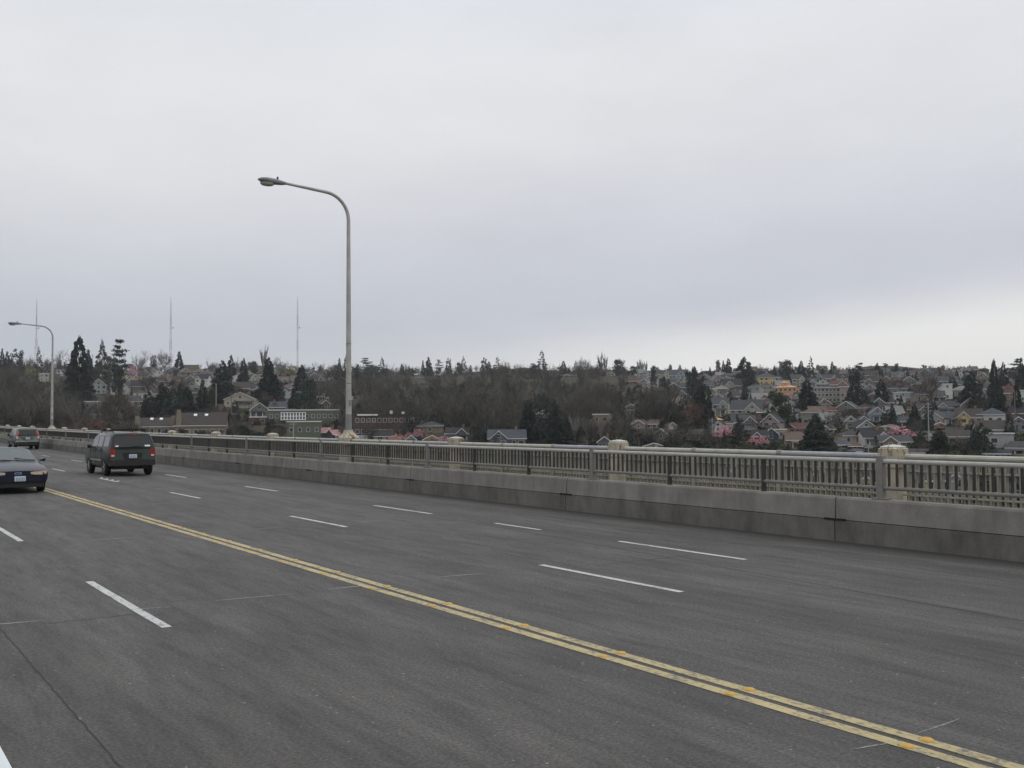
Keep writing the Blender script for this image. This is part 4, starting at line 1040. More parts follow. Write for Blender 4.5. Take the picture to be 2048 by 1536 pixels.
for (cx, yb, w, h, lab, n) in ((311, 872, 80, 34, 'long brown roofed terrace with tan chimneys behind the green car', 'the brown terrace'), (400, 878, 96, 50, 'second brown roofed terrace with tan end gable and chimney', 'the second brown terrace')):
    r, ro, q = house(cx, yb, w, h, 's', 'tn', 'rn', lab, n, rot=-7, name='terrace', cat='house', chim=False, rise=.46, grid=(6, 1))
    Wd, H, D, ze, rs, sc = q
    for x in ((-Wd*.42, Wd*.40) if w < 90 else (-Wd*.42,)):
        mb = MB(); mb.box(x-.8, x+.8, -.25, .9, -3, H*.86); mb.box(x-.62, x+.62, -.2, .85, H*.861, H*1.12); mb.build('chimney', wallm('tn'), r)
    for x in (-Wd*.12, Wd*.10):
        zz = ze+rs*.72; yy = D/2*.72; mb = MB(); mb.slab([(x-.55, yy-.4, zz-.20), (x+.55, yy-.4, zz-.20), (x+.55, yy+.4, zz+.45), (x-.55, yy+.4, zz+.45)], -.25 if False else .25)
        for i in range(len(mb.v)): mb.v[i] = (mb.v[i][0], mb.v[i][1], mb.v[i][2]+.42)
        mb.build('skylight', SKYL, ro, fix=True)

# ------------------------------------------------------------------ trees
FIRM = foliage('fir_needles', (.013, .021, .017), (.038, .052, .038), .35, 6)
GREENM = foliage('evergreen_leaves', (.017, .029, .016), (.046, .066, .034), .3, 6)
FEATH = foliage('grey_green_needles', (.045, .050, .036), (.085, .088, .065), .2, 6)
PINKM = foliage('pink_blossom', (.42, .19, .22), (.66, .38, .41), .12, 8)
CREAMB = foliage('cream_blossom', (.34, .30, .22), (.55, .50, .40), .12, 8)
REDM = foliage('red_twigs', (.11, .030, .024), (.19, .060, .045), .2, 8)
WILLOW = foliage('willow_buds', (.15, .15, .045), (.25, .25, .09), .15, 8)
TWIG = foliage('bare_twigs', (.060, .049, .040), (.115, .096, .080), .28, 4)
TWIGR = foliage('reddish_twigs', (.10, .055, .042), (.165, .095, .075), .2, 4)
TWIGP = foliage('pale_twigs', (.13, .12, .11), (.22, .205, .185), .2, 4)
BARK = foliage('bark', (.045, .036, .028), (.085, .070, .056), .2, 12)
BIRCHB = foliage('birch_bark', (.30, .29, .27), (.44, .43, .40), .1, 20)
def tri_mesh(name, V, mat, idx=None):
    V = np.asarray(V, dtype=np.float32).reshape(-1, 3); n = len(V)//3
    me = bpy.data.meshes.new(name); me.vertices.add(n*3); me.vertices.foreach_set('co', V.ravel())
    me.loops.add(n*3); me.loops.foreach_set('vertex_index', np.arange(n*3, dtype=np.int32))
    me.polygons.add(n); me.polygons.foreach_set('loop_start', np.arange(0, n*3, 3, dtype=np.int32)); me.polygons.foreach_set('loop_total', np.full(n, 3, dtype=np.int32))
    for q in (mat if isinstance(mat, (list, tuple)) else [mat]): me.materials.append(q)
    if idx is not None: me.polygons.foreach_set('material_index', np.asarray(idx, dtype=np.int32))
    me.update(calc_edges=True); return me
def fir_tris(seed, n=1900, nlev=24, prof=.82, base=.05, size=.085, droop=.06, irr=.35, layer=.55, top=.0):
    g = np.random.default_rng(seed); out = []
    lev = np.linspace(base, .985, nlev); wts = (1.02-lev)**.8; wts /= wts.sum()
    br = [[(g.uniform(0, 2*pi), g.uniform(1-irr, 1.05)) for _ in range(max(4, int(11*(1.1-l))))] for l in lev]
    for _ in range(n):
        i = g.choice(nlev, p=wts); l = lev[i]; a, k = br[i][g.integers(len(br[i]))]
        Lr = .5*((1-l)**prof+.02)*k; s = g.uniform(.12, 1)**.6
        a2 = a+g.normal(0, .22); r = Lr*s; zz = l+g.normal(0, 1)*layer/nlev*.6 - droop*s*s*(1-l)
        d = np.array([cos(a2), sin(a2), 0]); t = np.array([-sin(a2), cos(a2), 0]); p = d*r+np.array([0, 0, zz])
        w = size*g.uniform(.5, 1.1)*(.45+.75*(1-l)); ln = size*g.uniform(1.0, 1.9)*(.4+.8*(1-l))
        tilt = np.array([0, 0, g.normal(0, .022)])
        out += [p-t*w*.5+tilt, p+t*w*.5-tilt, p+d*ln+t*g.normal(0, w*.3)+np.array([0, 0, -.02*g.uniform(0, 1.4)])]
    for _ in range(30):
        zz = g.uniform(.93, 1.0); w = .016; a = g.uniform(0, 2*pi); out += [[w*cos(a), w*sin(a), zz-.03], [-w*cos(a), -w*sin(a), zz-.03], [0, 0, min(1.0, zz+.03)]]
    return np.array(out)
def clump_tris(seed, n=1800, clumps=40, size=.06, prof='round', zlo=.12, cr=.13):
    g = np.random.default_rng(seed); out = []; cs = []
    while len(cs) < clumps:
        x, y, zz = g.uniform(-.5, .5), g.uniform(-.5, .5), g.uniform(zlo, 1)
        if prof == 'round': ok = (x/.42)**2+(y/.42)**2+((zz-.52)/.43)**2 < 1
        elif prof == 'dome': ok = (x/.43)**2+(y/.43)**2 < 1-((zz-zlo)/(1-zlo))**2.2*.95
        elif prof == 'column': ok = hypot(x, y) < .40*(1-((zz-.4)/.62)**4 if zz > .4 else .75+.6*zz)
        elif prof == 'cone': ok = hypot(x, y) < .46*(1-zz)**.7+.03
        else: ok = True
        if ok: cs.append((x, y, zz, cr*g.uniform(.6, 1.3)))
    for _ in range(n):
        c = cs[g.integers(clumps)]; d = g.normal(0, 1, 3); d /= np.linalg.norm(d); rr = c[3]*g.uniform(.35, 1)**.5
        p = np.array(c[:3])+d*rr*np.array([1, 1, .8])
        e = g.normal(0, 1, (3, 3))*size*.5; out += [p+e[0], p+e[1], p+e[2]]
    o = np.array(out); o[:, 2] = np.clip(o[:, 2], 0, 1.0); return o
def pine_tris(seed):
    g = np.random.default_rng(seed); out = []
    for k in range(9):
        zz = .26+.72*k/8.6+g.uniform(-.02, .02); L = (.50 if k < 4 else .42 if k < 7 else .2)*g.uniform(.75, 1.1)
        for b in range(3 if k < 7 else 2):
            a = g.uniform(0, 2*pi)
            for s in np.linspace(.25, 1, 5):
                c = np.array([cos(a)*L*s, sin(a)*L*s, zz+.03*s])
                for _ in range(16):
                    p = c+g.normal(0, 1, 3)*np.array([.065, .065, .012]); e = g.normal(0, 1, (3, 3))*np.array([.045, .045, .010]); out += [p+e[0], p+e[1], p+e[2]]
    return np.clip(np.array(out), -1, 1.0)
def prism(out, a, b, ra, rb):
    d = b-a; ln = np.linalg.norm(d)
    if ln < 1e-6: return
    d = d/ln; h = np.array([0, 0, 1.0]) if abs(d[2]) < .9 else np.array([1.0, 0, 0]); s = np.cross(d, h); s /= np.linalg.norm(s); t = np.cross(d, s)
    A = [a+(s*cos(q)+t*sin(q))*ra for q in (0, 2.094, 4.189)]; B = [b+(s*cos(q)+t*sin(q))*rb for q in (0, 2.094, 4.189)]
    for i in range(3): j = (i+1) % 3; out += [A[i], A[j], B[j], A[i], B[j], B[i]]
def bare_tris(seed, up=.5, spread=.75, depth=4, flat=False, r0=.012, kids=(5, 5, 5, 4), fork=.22):
    """a bare crown, about 1 high and 1 wide; flat=True gives one thin face per twig"""
    g = np.random.default_rng(seed); out = []
    def grow(p, d, L, r, lev):
        q = p+d*L
        if flat and lev >= 1:
            s = np.cross(d, [.3, .9, .2]); s /= np.linalg.norm(s)+1e-9; out.extend([p-s*r, p+s*r, q])
        else: prism(out, p, q, r, r*.62)
        if lev >= depth: return
        for _ in range(kids[min(lev, len(kids)-1)]):
            n = d*up+g.normal(0, 1, 3)*spread*.6+np.array([0, 0, .18]); n /= np.linalg.norm(n)
            f = g.uniform(.35, 1.0); grow(p+d*L*f, n, L*g.uniform(.5, .8), r*.58, lev+1)
    for k in range(6):
        a = k*2*pi/6+g.uniform(-.4, .4); d = np.array([cos(a)*spread, sin(a)*spread, 1.0]); d /= np.linalg.norm(d)
        grow(np.array([0, 0, fork]), d, .30*g.uniform(.8, 1.2), r0, 1)
    o = np.array(out); xy = np.percentile(np.abs(o[:, :2]), 99.0); o[:, :2] *= .5/xy; z0 = fork; zt = np.percentile(o[:, 2], 99.7)
    o[:, 2] = np.where(o[:, 2] > z0, z0+(o[:, 2]-z0)*(1-z0)/(zt-z0), o[:, 2]); return o
def trunk_mesh(name, h, r, mat, n=7, lean=.0):
    mb = MB(); mb.tube([(0, 0, -.06), (0, 0, .08*h), (lean, 0, .5*h), (lean*1.5, .0, h)], [r*1.25, r, r*.7, r*.18], n); return mb.mesh(name, mat, smooth=True)
KIND = {}
def kind(key, variants, mat, trunk, name, cat):
    KIND[key] = ([tri_mesh('crown_'+key, v, mat) for v in variants], trunk, name, cat)
tk = trunk_mesh('trunk_straight', .97, .022, BARK); tk2 = trunk_mesh('trunk_short', .45, .03, BARK); tb = trunk_mesh('trunk_birch', .85, .017, BIRCHB, lean=.02); tbare = trunk_mesh('trunk_bare', .55, .022, BARK)
kind('fir', [fir_tris(11, n=2600), fir_tris(12, irr=.42, nlev=20, n=2600), fir_tris(13, prof=.7, n=2800)], FIRM, tk, 'fir_tree', 'tree')
kind('big', [fir_tris(21, n=4600, nlev=24, irr=.42, size=.07, prof=.75), fir_tris(22, n=4600, nlev=26, irr=.36, size=.07, prof=.62)], FIRM, tk, 'fir_tree', 'tree')
kind('spa', [fir_tris(31, n=520, nlev=13, irr=.5, size=.08, layer=.3), fir_tris(32, n=620, nlev=11, irr=.55, size=.085, layer=.25)], FIRM, tk, 'sparse_fir_tree', 'tree')
kind('fea', [fir_tris(41, n=1500, nlev=30, irr=.4, size=.06)], FEATH, tk, 'larch_tree', 'tree')
kind('col', [clump_tris(51, 1900, 60, .06, 'column', .03, .12), clump_tris(52, 1900, 60, .06, 'column', .03, .13)], FIRM, tk2, 'column_tree', 'tree')
kind('rnd', [clump_tris(61, 2000, 46, .06, 'dome', .06, .12), clump_tris(62, 2000, 40, .06, 'dome', .06, .13)], GREENM, tk2, 'evergreen_tree', 'tree')
kind('rdk', [clump_tris(63, 2000, 40, .06, 'dome', .06, .13), clump_tris(64, 2000, 46, .06, 'round', .06, .13)], FIRM, tk2, 'evergreen_tree', 'tree')
kind('pin', [pine_tris(71), pine_tris(72)], FIRM, tk, 'pine_tree', 'tree')
kind('pnk', [clump_tris(81, 1300, 34, .05, 'dome', .30, .11), clump_tris(82, 1300, 30, .05, 'dome', .3, .12)], PINKM, tk2, 'blossom_tree', 'tree')
kind('wht', [clump_tris(83, 1200, 30, .05, 'dome', .25, .11)], CREAMB, tk2, 'blossom_tree', 'tree')
kind('red', [clump_tris(84, 1200, 30, .05, 'dome', .2, .11)], REDM, tk2, 'red_leaved_tree', 'tree')
kind('wil', [clump_tris(85, 1100, 30, .05, 'round', .2, .12)], WILLOW, tk2, 'willow_tree', 'tree')
BARE = [bare_tris(91), bare_tris(92, up=.7, spread=.6), bare_tris(93, up=.4, spread=.9)]
kind('bar', BARE, TWIG, tbare, 'bare_tree', 'tree')
kind('brr', BARE[:2], TWIGR, tbare, 'bare_tree', 'tree')
kind('bap', BARE, TWIGP, tbare, 'bare_tree', 'tree')
kind('pop', [bare_tris(94, up=1.6, spread=.22, fork=.10)], TWIG, tbare, 'bare_poplar', 'tree')
kind('bir', [bare_tris(95, up=.9, spread=.4, r0=.009)], TWIGP, tb, 'birch_tree', 'tree')
LM += [(698, 600, 'the tall street lamp'), (102, 740, 'the far street lamp'), (72, 660, 'the left radio mast'), (341, 660, 'the middle radio mast'), (595, 660, 'the right radio mast'), (1785, 900, 'the rusty pedestal'),
       (1250, 885, 'the second pedestal'), (0, 760, 'the left edge of the photo'), (2048, 760, 'the right edge of the photo'), (917, 878, 'the third pedestal'), (240, 870, 'the green car')]
DESC = dict(bk=(.070,.042,.037), gm=(.098,.116,.080), fir='dark conical fir', big='big dark fir', spa='sparse ragged fir', fea='feathery grey green larch', col='dark column shaped evergreen', rnd='round green tree', rdk='round dark evergreen', pin='layered dark pine',
            pnk='pink blossoming tree', wht='pale cream blossoming tree', red='red leaved tree', wil='yellow green willow', bar='bare brown tree', brr='bare reddish tree', bap='bare pale grey tree', pop='tall narrow bare poplar', bir='white stemmed bare birch')
TREES = []
def tree(px, yt, yb, w, key): TREES.append((px, yt, yb, w, key))
for e in ((4,702,748,12,'fir'),(14,706,748,13,'fir'),(34,702,748,30,'rdk'),(77,697,748,15,'spa'),(157,683,800,46,'big'),(176,704,770,24,'fir'),(204,687,775,32,'fea'),(221,714,750,26,'rdk'),(238,684,795,30,'pin'),(236,735,798,22,'rdk'),
    (307,709,746,13,'col'),(358,705,750,20,'fir'),(300,786,842,34,'rdk'),(324,772,846,40,'big'),(350,764,848,46,'rdk'),(374,778,848,40,'big'),(338,790,852,30,'fir'),
    (462,711,766,20,'fir'),(445,724,806,44,'big'),(487,718,782,22,'fir'),(505,722,750,18,'rdk'),(537,717,808,46,'big'),(560,758,800,40,'rdk'),(603,731,790,30,'big'),(617,756,822,44,'rdk'),(590,770,815,24,'fir'),(405,762,836,26,'fir'),(424,776,826,22,'rnd'),
    (527,690,752,13,'pop'),(641,729,752,9,'fir'),(656,737,754,9,'fir'),(679,716,758,11,'fir'),(692,709,768,18,'spa'),(712,728,772,24,'rdk'),(682,738,775,26,'rdk'),(733,715,756,26,'pin'),(742,730,760,26,'rdk'),(764,713,756,20,'spa'),(804,727,750,11,'fir'),(818,729,750,5,'fir'),
    (846,718,750,9,'fir'),(857,712,752,17,'fir'),(878,715,750,16,'pin'),(897,713,748,14,'rdk'),(919,724,748,13,'rdk'),(927,711,748,16,'spa'),(941,729,748,7,'col'),(968,714,750,17,'rdk'),(978,722,750,14,'fir'),(995,712,750,20,'spa'),
    (1084,699,748,24,'spa'),(1068,726,750,26,'rdk'),(1127,721,750,16,'fir'),(1152,720,750,17,'spa'),(1200,722,752,22,'rdk'),(1200,703,752,9,'pop'),(1211,706,752,9,'pop'),(1238,717,752,24,'rdk'),(1278,717,752,8,'pop'),(1285,719,752,8,'pop'),(1292,721,752,7,'pop'),(1268,731,752,16,'rdk'),
    (1307,730,782,14,'col'),(1327,752,788,20,'rdk'),(1341,728,752,9,'col'),(1360,727,752,11,'fir'),(1371,731,752,7,'spa'),(1386,733,806,30,'rdk'),(1402,752,800,36,'rdk'),(1400,775,858,38,'big'),(1418,790,850,22,'fir'),(1420,734,756,8,'fir'),
    (1437,720,752,12,'col'),(1447,721,752,9,'fir'),(1457,717,752,15,'fir'),(1490,715,776,38,'big'),(1503,735,786,26,'rdk'),(1490,768,808,15,'col'),(1460,782,820,17,'fir'),(1553,784,866,62,'rnd'),(1549,731,752,9,'fir'),(1560,730,752,8,'fir'),(1571,720,758,26,'rdk'),(1583,724,758,18,'spa'),(1603,722,756,17,'fir'),(1622,713,762,19,'spa'),
    (1578,750,772,11,'col'),(1615,762,828,36,'big'),(1478,830,884,26,'rdk'),(1449,862,902,16,'fir'),(1632,832,908,54,'big'),(1262,850,898,26,'rdk'),(1300,868,898,22,'rdk'),
    (1040,806,862,24,'fir'),(1058,800,890,42,'big'),(1086,788,892,46,'rdk'),(1110,800,892,46,'big'),(1132,828,892,32,'fir'),(954,846,892,26,'rnd'),(905,773,812,22,'rdk'),(926,768,812,26,'fir'),(1313,800,852,28,'rdk'),(1340,802,856,26,'big'),(1362,798,850,20,'fir'),
    (1665,724,756,13,'fir'),(1699,736,756,9,'fir'),(1706,735,756,7,'fir'),(1719,727,778,22,'pin'),(1712,745,815,26,'rdk'),(1736,740,758,14,'rdk'),(1755,727,758,16,'fir'),(1764,739,758,9,'fir'),(1784,734,760,11,'spa'),(1815,742,760,13,'fir'),(1832,746,762,6,'fir'),(1881,737,764,10,'col'),(1914,742,772,12,'fir'),(1930,746,772,7,'fir'),(1904,752,775,12,'rdk'),
    (1944,750,830,42,'big'),(1958,768,836,30,'rdk'),(1990,730,832,26,'big'),(2008,730,786,18,'fir'),(2036,721,778,26,'pin'),(2044,722,790,18,'fir'),(1764,763,824,30,'big'),(1728,782,820,20,'fir'),(1778,820,858,34,'rdk'),(1830,810,856,24,'fir'),(1858,808,876,20,'col'),(1846,860,898,24,'rdk'),(1879,860,914,34,'big'),(1968,850,912,42,'rdk'),(2035,768,848,22,'fir'),(2000,760,838,22,'fir'),(1952,858,905,26,'fir'),(1800,792,830,20,'rdk'),
    (60,714,752,18,'bar'),(95,710,750,24,'bar'),(118,712,750,14,'bar'),(134,705,775,34,'bar'),(280,703,752,32,'bap'),(328,701,748,32,'bap'),(424,717,754,18,'bap'),(478,714,754,24,'bap'),(560,714,752,28,'bap'),(603,728,756,26,'bar'),(668,729,758,18,'bar'),(585,731,756,36,'wil'),(1168,713,752,28,'bap'),(1015,724,752,22,'bar'),(1676,733,756,16,'bap'),(1521,728,752,14,'bap'),(1862,737,768,22,'bap'),(1896,734,768,22,'bap'),(1909,735,770,16,'bap'),(1846,742,768,14,'bap'),(62,735,760,22,'wil'),(690,735,775,20,'bar'),
    (355,742,800,62,'bar'),(228,778,848,50,'bar'),(258,782,850,40,'bar'),(296,745,790,34,'bar'),(1388,796,862,40,'brr'),(1352,846,898,60,'bar'),(1300,858,896,40,'bar'),(1395,852,896,44,'bar'),(1150,828,892,22,'bir'),(1174,830,892,24,'bir'),(1186,838,890,16,'bir'),(1424,842,886,14,'bir'),(1695,808,852,50,'bar'),(1668,822,856,30,'bar'),(1790,752,790,50,'brr'),(1860,745,808,46,'bar'),(1838,755,806,34,'bar'),(1930,870,905,40,'bar'),(1915,830,870,16,'bar'),
    (263,732,758,15,'pnk'),(280,744,762,18,'pnk'),(1528,787,806,16,'pnk'),(1572,787,808,26,'pnk'),(1450,851,884,44,'pnk'),(1515,872,899,48,'pnk'),(1734,846,866,22,'pnk'),(1800,853,882,54,'pnk'),(1866,748,766,18,'pnk'),(797,867,888,30,'pnk'),(781,872,890,20,'pnk'),(834,859,882,24,'pnk'),(886,868,892,28,'pnk'),(818,864,886,22,'pnk'),
    (1353,791,818,26,'wht'),(1429,775,798,17,'wht'),(242,747,776,36,'wht'),(1803,814,836,22,'red'),(1996,838,862,20,'red'),(1650,760,772,20,'red'),(1985,868,892,28,'brr'),(2005,848,872,24,'brr'),(1500,888,908,22,'rnd'),(1545,884,905,20,'rnd'),(1575,892,908,14,'rdk'),(290,782,796,10,'wil'),(1820,838,862,18,'rdk'),(1660,893,912,36,'rdk'),(1740,896,912,30,'rnd'),(1605,880,905,16,'rdk'),(1740,800,830,26,'rdk'),(1700,775,812,20,'fir'),(2020,838,880,20,'rdk'),(1590,818,850,16,'rdk'),(286,852,880,22,'bar'),(332,861,886,20,'rdk'),(362,857,886,26,'rnd'),(403,860,888,24,'rdk'),(430,852,886,30,'bar'),(384,862,888,18,'bar'),(736,842,886,26,'bar'),(800,838,886,30,'bar'),(560,846,886,34,'bar'),(690,846,886,26,'bar'),(1188,836,892,32,'bar'),(1214,832,892,34,'bar'),(1202,836,893,24,'bir'),(170,806,846,24,'bar'),(196,800,844,26,'bar'),(745,844,884,24,'bar'),(470,800,826,16,'rdk'),(540,838,868,26,'rdk'),(655,838,868,24,'bar'),(500,800,824,14,'bar'),(992,858,898,16,'bar'),(1310,850,890,30,'bar')):
    tree(*e)
def blocked(px, yt, yb, w):
    for (hx, hb, hw, hh) in BOX[:BOXN]:
        if yb > hb-1 and abs(px-hx) < hw*.42+w*.36 and yt < hb-hh*.15: return True
    return False
rnd = random.Random(77)
n = 0
while n < 330:
    px = rnd.uniform(165, 2046); yb = rnd.uniform(765, 905)
    if 660 < px < 1270: continue
    h = rnd.uniform(20, 34)*(.55+.9*(yb-750)/150); w = h*rnd.uniform(.75, 1.1); key = rnd.choice(['bar']*7+['brr']*2+['rdk']*7+['rnd']*3+['fir']*5)
    if key == 'fir': w *= .5
    if key in ('rdk', 'rnd'): h *= .55; w *= .62
    if blocked(px, yb-h, yb, w): continue
    tree(px, yb-h, yb, w, key); n += 1
n = 0
while n < 60:
    px = rnd.uniform(650, 1300); yb = rnd.uniform(772, 892); key = rnd.choice(['rdk', 'fir', 'rnd', 'rdk', 'bap', 'bar'])
    h = rnd.uniform(16, 30)*(.6+.8*(yb-750)/150); w = h*(.5 if key == 'fir' else .8)
    if blocked(px, yb-h, yb, w): continue
    tree(px, yb-h, yb, w, key); n += 1
used = {}
for (px, yt, yb, w, key) in sorted(TREES, key=lambda e: (e[4], e[0])):
    ms, tr, name, cat = KIND[key]
    P, k = at(px, yb); sc = k/F; H = (yb-yt)*sc; Wd = w*sc*(1.4 if key in ('fir', 'big', 'spa', 'fea') else 1.15)
    hx = int(px*7+yt*13)
    root = empty(name, (P.x, P.y, P.z-.25), (hx*1.7) % 6.28, None, cat, dict(fir='firs', big='firs', spa='firs').get(key, DESC[key].split(' ', 1)[1]+'s')+' on the hillside')
    cr = link('crown', ms[hx % len(ms)], root); cr.scale = (Wd, Wd, H)
    tt = link('trunk', tr, root); ts = Wd*(.5 if key in ('bar', 'brr', 'bap', 'bir', 'pop') else .8) if False else max(.35*H, .3*Wd)
    tt.scale = (ts, ts, H)
    # label: kind and size, and where it stands by the nearest landmark
    ym = (yt+yb)/2; best = min(LM, key=lambda l: hypot(l[0]-px, (l[1]-ym)*1.6)); dx, dy = px-best[0], ym-best[1]
    rel = ('left of' if dx < 0 else 'right of') if abs(dx) > abs(dy)*1.2 else ('above' if dy < 0 else 'below')
    size = 'small ' if H < 8 and key not in ('pop',) else 'tall ' if H > 17 and key not in ('pop', 'big') else ''
    used.setdefault((key, size, rel, best[2]), []).append((hypot(dx, dy), root))
for (key, size, rel, lm), lst in used.items():
    lst.sort(key=lambda e: e[0])
    d = DESC[key]
    for i, (_, r) in enumerate(lst):
        if len(lst) == 1: r['label'] = '%s%s %s %s' % (size, d, rel, lm)
        elif i == 0: r['label'] = '%s%s closest %s %s' % (size, d, rel, lm)
        else: r['label'] = '%s %s%s %s %s' % (nth(i), size, d, rel, lm)

# ---- woodland that reads as one mass, brushwood and evergreen undergrowth
FLAT = [bare_tris(200+i, flat=True, depth=4, kids=(5, 4, 3, 3), up=u_, spread=s_, r0=.011) for i, (u_, s_) in enumerate(((.5, .75), (.8, .5), (.4, .9), (1.1, .4)))]
def scatter(name, regions, count, protos, hrange, aspect, mat, seed, label_kind='stuff', keep=True, sink=.3):
    r = random.Random(seed); chunks = []; ids = []; n = 0; tries = 0
    tot = sum(q[4] for q in regions)
    while n < count and tries < count*30:
        tries += 1
        x = r.uniform(0, tot); acc = 0
        for q in regions:
            acc += q[4]
            if x <= acc: break
        px = r.uniform(q[0], q[1]); py = r.uniform(q[2], q[3])
        h = r.uniform(*hrange)*(q[5] if len(q) > 5 else 1)
        P, k = at(px, py); sc = k/F
        if keep and blocked(px, py-h/sc, py, h*aspect/sc): continue
        v = protos[r.randrange(len(protos))]; a = r.uniform(0, 6.28); ww = h*aspect*r.uniform(.8, 1.2); ca, sa = cos(a)*ww, sin(a)*ww
        o = np.empty_like(v); o[:, 0] = v[:, 0]*ca-v[:, 1]*sa+P.x; o[:, 1] = v[:, 0]*sa+v[:, 1]*ca+P.y; o[:, 2] = v[:, 2]*h+P.z-sink; chunks.append(o); n += 1
        mi = r.randrange(len(mat)) if isinstance(mat, list) else 0; ids.append(np.full(len(v)//3, mi, dtype=np.int32))
    o = link(name, tri_mesh(name, np.concatenate(chunks), mat, np.concatenate(ids))); tag(o, kind=label_kind); return o
# regions: px range, py range (ground), weight, height factor
scatter('woodland', [(-60, 172, 752, 868, 2.2), (640, 1300, 750, 892, 8), (1300, 2048, 765, 905, 1.0, .7), (1290, 1345, 800, 892, .5), (560, 700, 790, 850, .6), (380, 470, 838, 880, .5, .5)], 1400, FLAT, (8, 14), .75, [foliage('woodland_twigs', (.052, .045, .035), (.088, .075, .060), .0, .03), foliage('olive_woodland_twigs', (.040, .040, .026), (.066, .064, .044), .0, .03), foliage('dark_woodland_twigs', (.026, .027, .022), (.046, .046, .038), .0, .03),
    foliage('red_woodland_twigs', (.054, .044, .033), (.084, .068, .052), .0, .03), foliage('pale_woodland_twigs', (.080, .072, .062), (.125, .115, .100), .0, .03)], 1)
scatter('ivy_growth', [(-60, 172, 800, 872, 1.6), (660, 1300, 800, 892, 2.2), (660, 1300, 762, 800, .6)], 260, [clump_tris(411, 240, 14, .13, 'dome', .05, .2), clump_tris(412, 240, 14, .13, 'column', .05, .2), fir_tris(413, n=300, nlev=12, size=.13)], (4, 9), .75, FIRM, 8)
scatter('ridge_woodland', [(360, 700, 740, 752, 1), (700, 1300, 742, 756, 2.4), (0, 360, 740, 752, .8), (1300, 2060, 743, 757, 1.8, .8)], 520, FLAT, (5, 10), .8, foliage('ridge_twigs', (.060, .050, .042), (.105, .090, .075), .0, .035), 2)
SHR = [clump_tris(300+i, 46, 7, .30, 'dome', .05, .26) for i in range(3)]
scatter('brushwood', [(0, 2048, 752, 915, 6), (0, 480, 835, 885, 2.2), (1240, 2048, 850, 1000, 2)], 1500, FLAT, (1.6, 4.2), 1.3, foliage('brush_twigs', (.065, .047, .036), (.120, .085, .065), .0, .05), 3)
scatter('undergrowth', [(0, 2048, 748, 915, 6), (1240, 2048, 850, 1010, 2.5), (1280, 2048, 760, 905, 4)], 3000, SHR, (1.0, 3.4), 1.5, foliage('undergrowth_leaves', (.018, .026, .013), (.050, .056, .030), .0, .06), 4)
scatter('ridge_evergreens', [(0, 2060, 742, 757, 1), (1250, 2060, 742, 757, .6)], 330, [fir_tris(401, n=160, nlev=9, size=.2), clump_tris(402, 120, 10, .2, 'dome', .05, .2), clump_tris(403, 120, 10, .2, 'column', .05, .2)], (3, 7.5), .7, FIRM, 7)
scatter('red_brush', [(0, 300, 846, 876, 1), (430, 600, 845, 872, .4)], 220, FLAT, (1.6, 3.2), 1.5, foliage('red_brush_twigs', (.085, .040, .032), (.14, .07, .055), .0, .05), 5)

# ------------------------------------------------------------------ radio masts and poles
MASTR = plain('mast_red', (.36, .20, .17), .6, .1, .1, 1); MASTW = plain('mast_white', (.50, .50, .49), .6, .1, .1, 1); WOODP = plain('pole_wood', (.15, .125, .10), .85, 0, .2, 2); POLEG = plain('pale_pole', (.33, .32, .29), .8, 0, .15, 2)
def mast(px, yt, yb, wb, wt, label, taper):
    d = ray(px, 740); hz = hypot(d.x, d.y); R = 1080.0; x, y = d.x/hz*R, d.y/hz*R; zg = ground(x, y)
    top = CAM + ray(px, yt)*(R/hypot(ray(px, yt).x, ray(px, yt).y)); H = top.z-zg; sc = R/F*1.05
    root = empty('radio_mast', (x, y, zg), atan2(-x, y), label, 'radio mast', 'lattice radio masts on the ridge')
    NS = 26; hw = lambda f: max(wt, wb*(1-f/taper)+wt*(f/taper) if f < taper else wt)*sc/2
    for band in range(6):
        mb = MB()
        for i in range(NS):
            f0, f1 = i/NS*.9, (i+1)/NS*.9
            if int(f0/.9*6) != band: continue
            a, b = hw(f0), hw(f1); P0 = [(-a, -a), (a, -a), (a, a), (-a, a)]; P1 = [(-b, -b), (b, -b), (b, b), (-b, b)]
            for k in range(4):
                k2 = (k+1) % 4
                mb.tube([(*P0[k], f0*H), (*P1[k], f1*H)], .13, 4, cap=False); mb.tube([(*P0[k], f0*H), (*P1[k2], f1*H)], .09, 3, cap=False); mb.tube([(*P1[k], f1*H), (*P1[k2], f1*H)], .09, 3, cap=False)
        mb.build('lattice_section', MASTR if band % 2 == 0 else MASTW, root)
    mb = MB(); mb.tube([(0, 0, .9*H), (0, 0, H)], [.30, .16], 6); mb.build('antenna', MASTW, root)
    mb = MB(); mb.tube([(-1.2, 0, .60*H), (1.6, 0, .60*H)], .2, 4); mb.lathe([(.5, .595*H), (.7, .605*H), (.5, .615*H)], 8, c=(2.0, 0)); mb.build('dish', MASTW, root)
mast(72, 597, 738, 10, 1.5, 'leftmost red and white lattice radio mast, with spreading legs', .5)
mast(341, 594, 730, 4.5, 1.4, 'red and white lattice radio mast between the bare trees, middle of three', .9)
mast(595, 593, 735, 2.6, 1.7, 'straight red and white lattice radio mast closest to the tall street lamp', .9)
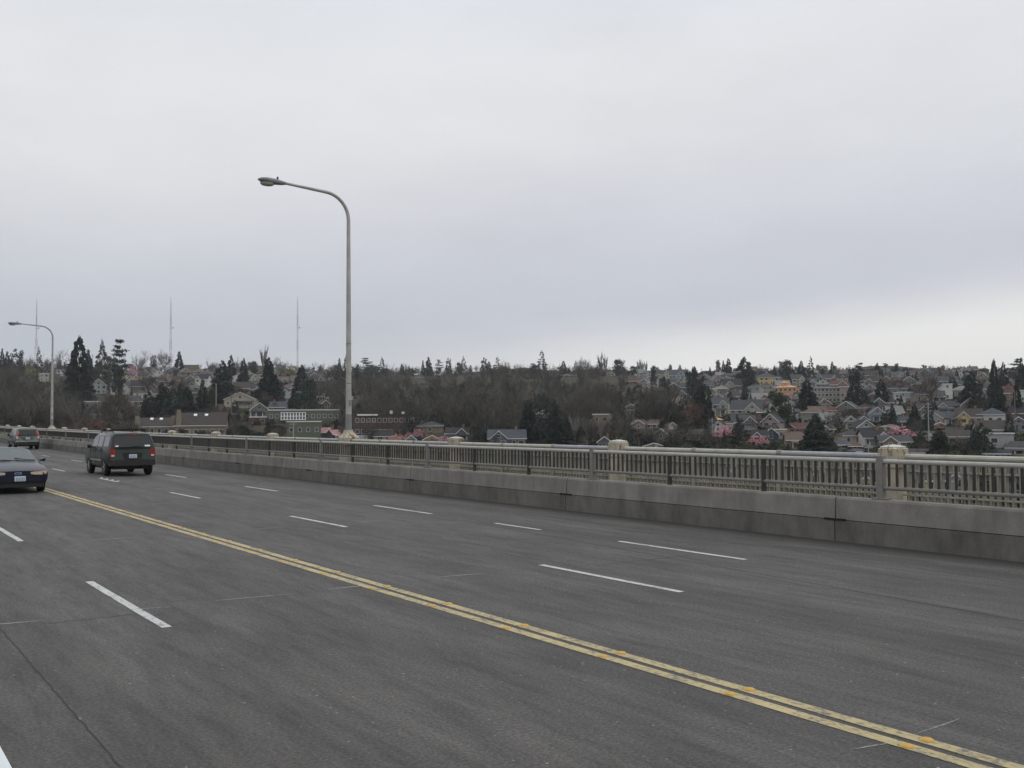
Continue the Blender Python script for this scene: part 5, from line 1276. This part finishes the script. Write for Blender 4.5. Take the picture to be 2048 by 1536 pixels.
def upole(px, yt, yb, label, arm=True, mat=WOODP):
    P, k = at(px, yb); H = (yb-yt)*k/F
    root = empty('utility_pole', P, atan2(-P.x, P.y), label, 'utility pole', 'utility poles on the hillside')
    mb = MB(); mb.tube([(0, 0, -1), (0, 0, H)], [.19, .12], 8); mb.build('pole', mat, root, smooth=True)
    mb = MB()
    if arm:
        for f in (.93, .86): mb.box(-1.2, 1.2, -.2, -.08, H*f-.07, H*f+.07)
        mb.build('crossarm', mat, root)
    else:
        mb.tube([(0, 0, H*.96), (-.5, -.2, H*.99), (-1.6, -.3, H)], .06, 6); mb.build('lamp_arm', STEEL, root); m2 = MB(); m2.box(-2.1, -1.4, -.45, -.15, H-.05, H+.16); m2.build('lamp_head', STEEL, root)
    return root
upole(432, 771, 842, 'pole with a pale lamp arm left of the wide cream gable', False, POLEG)
upole(463, 788, 846, 'bare reddish wooden pole in front of the wide cream gable')
upole(501, 811, 852, 'wooden pole with crossarms in front of the grey green house', True, POLEG)
upole(185, 711, 748, 'ridge pole with crossarms between the tall fir and the larch')
upole(1254, 734, 754, 'small ridge pole left of the bare poplars')
upole(1403, 735, 754, 'small ridge pole left of three firs on the ridge')
upole(1858, 812, 884, 'wooden pole in front of the dark column tree on the right slope', True, POLEG)
upole(1881, 792, 830, 'wooden pole beside the broad cream house')
upole(1913, 850, 890, 'wooden pole below the yellow timbered house')
upole(1737, 895, 918, 'pale pole below the white house with dark roof', True, POLEG)
upole(587, 845, 884, 'thin pale pole in front of the lower green block', True, POLEG)
upole(2031, 790, 860, 'wooden pole near the right edge of the photo')
upole(1425, 838, 886, 'pale pole beside the white gable by the blossom', True, POLEG)
upole(1665, 846, 872, 'wooden pole below the pink brown house')

# ------------------------------------------------------------------ haze
mb = MB(); mb.box(-5300, 5300, -5300, 5300, -44, 190)
m = bpy.data.materials.new('haze_air'); m.use_nodes = True; t = m.node_tree; t.nodes.clear()
vo = t.nodes.new('ShaderNodeVolumePrincipled'); vo.inputs['Color'].default_value = (.93, .95, 1.0, 1); vo.inputs['Density'].default_value = .00009; vo.inputs['Anisotropy'].default_value = 0.0
oo = t.nodes.new('ShaderNodeOutputMaterial'); t.links.new(vo.outputs[0], oo.inputs['Volume'])
hz_ = mb.build('haze', m); tag(hz_, kind='stuff')
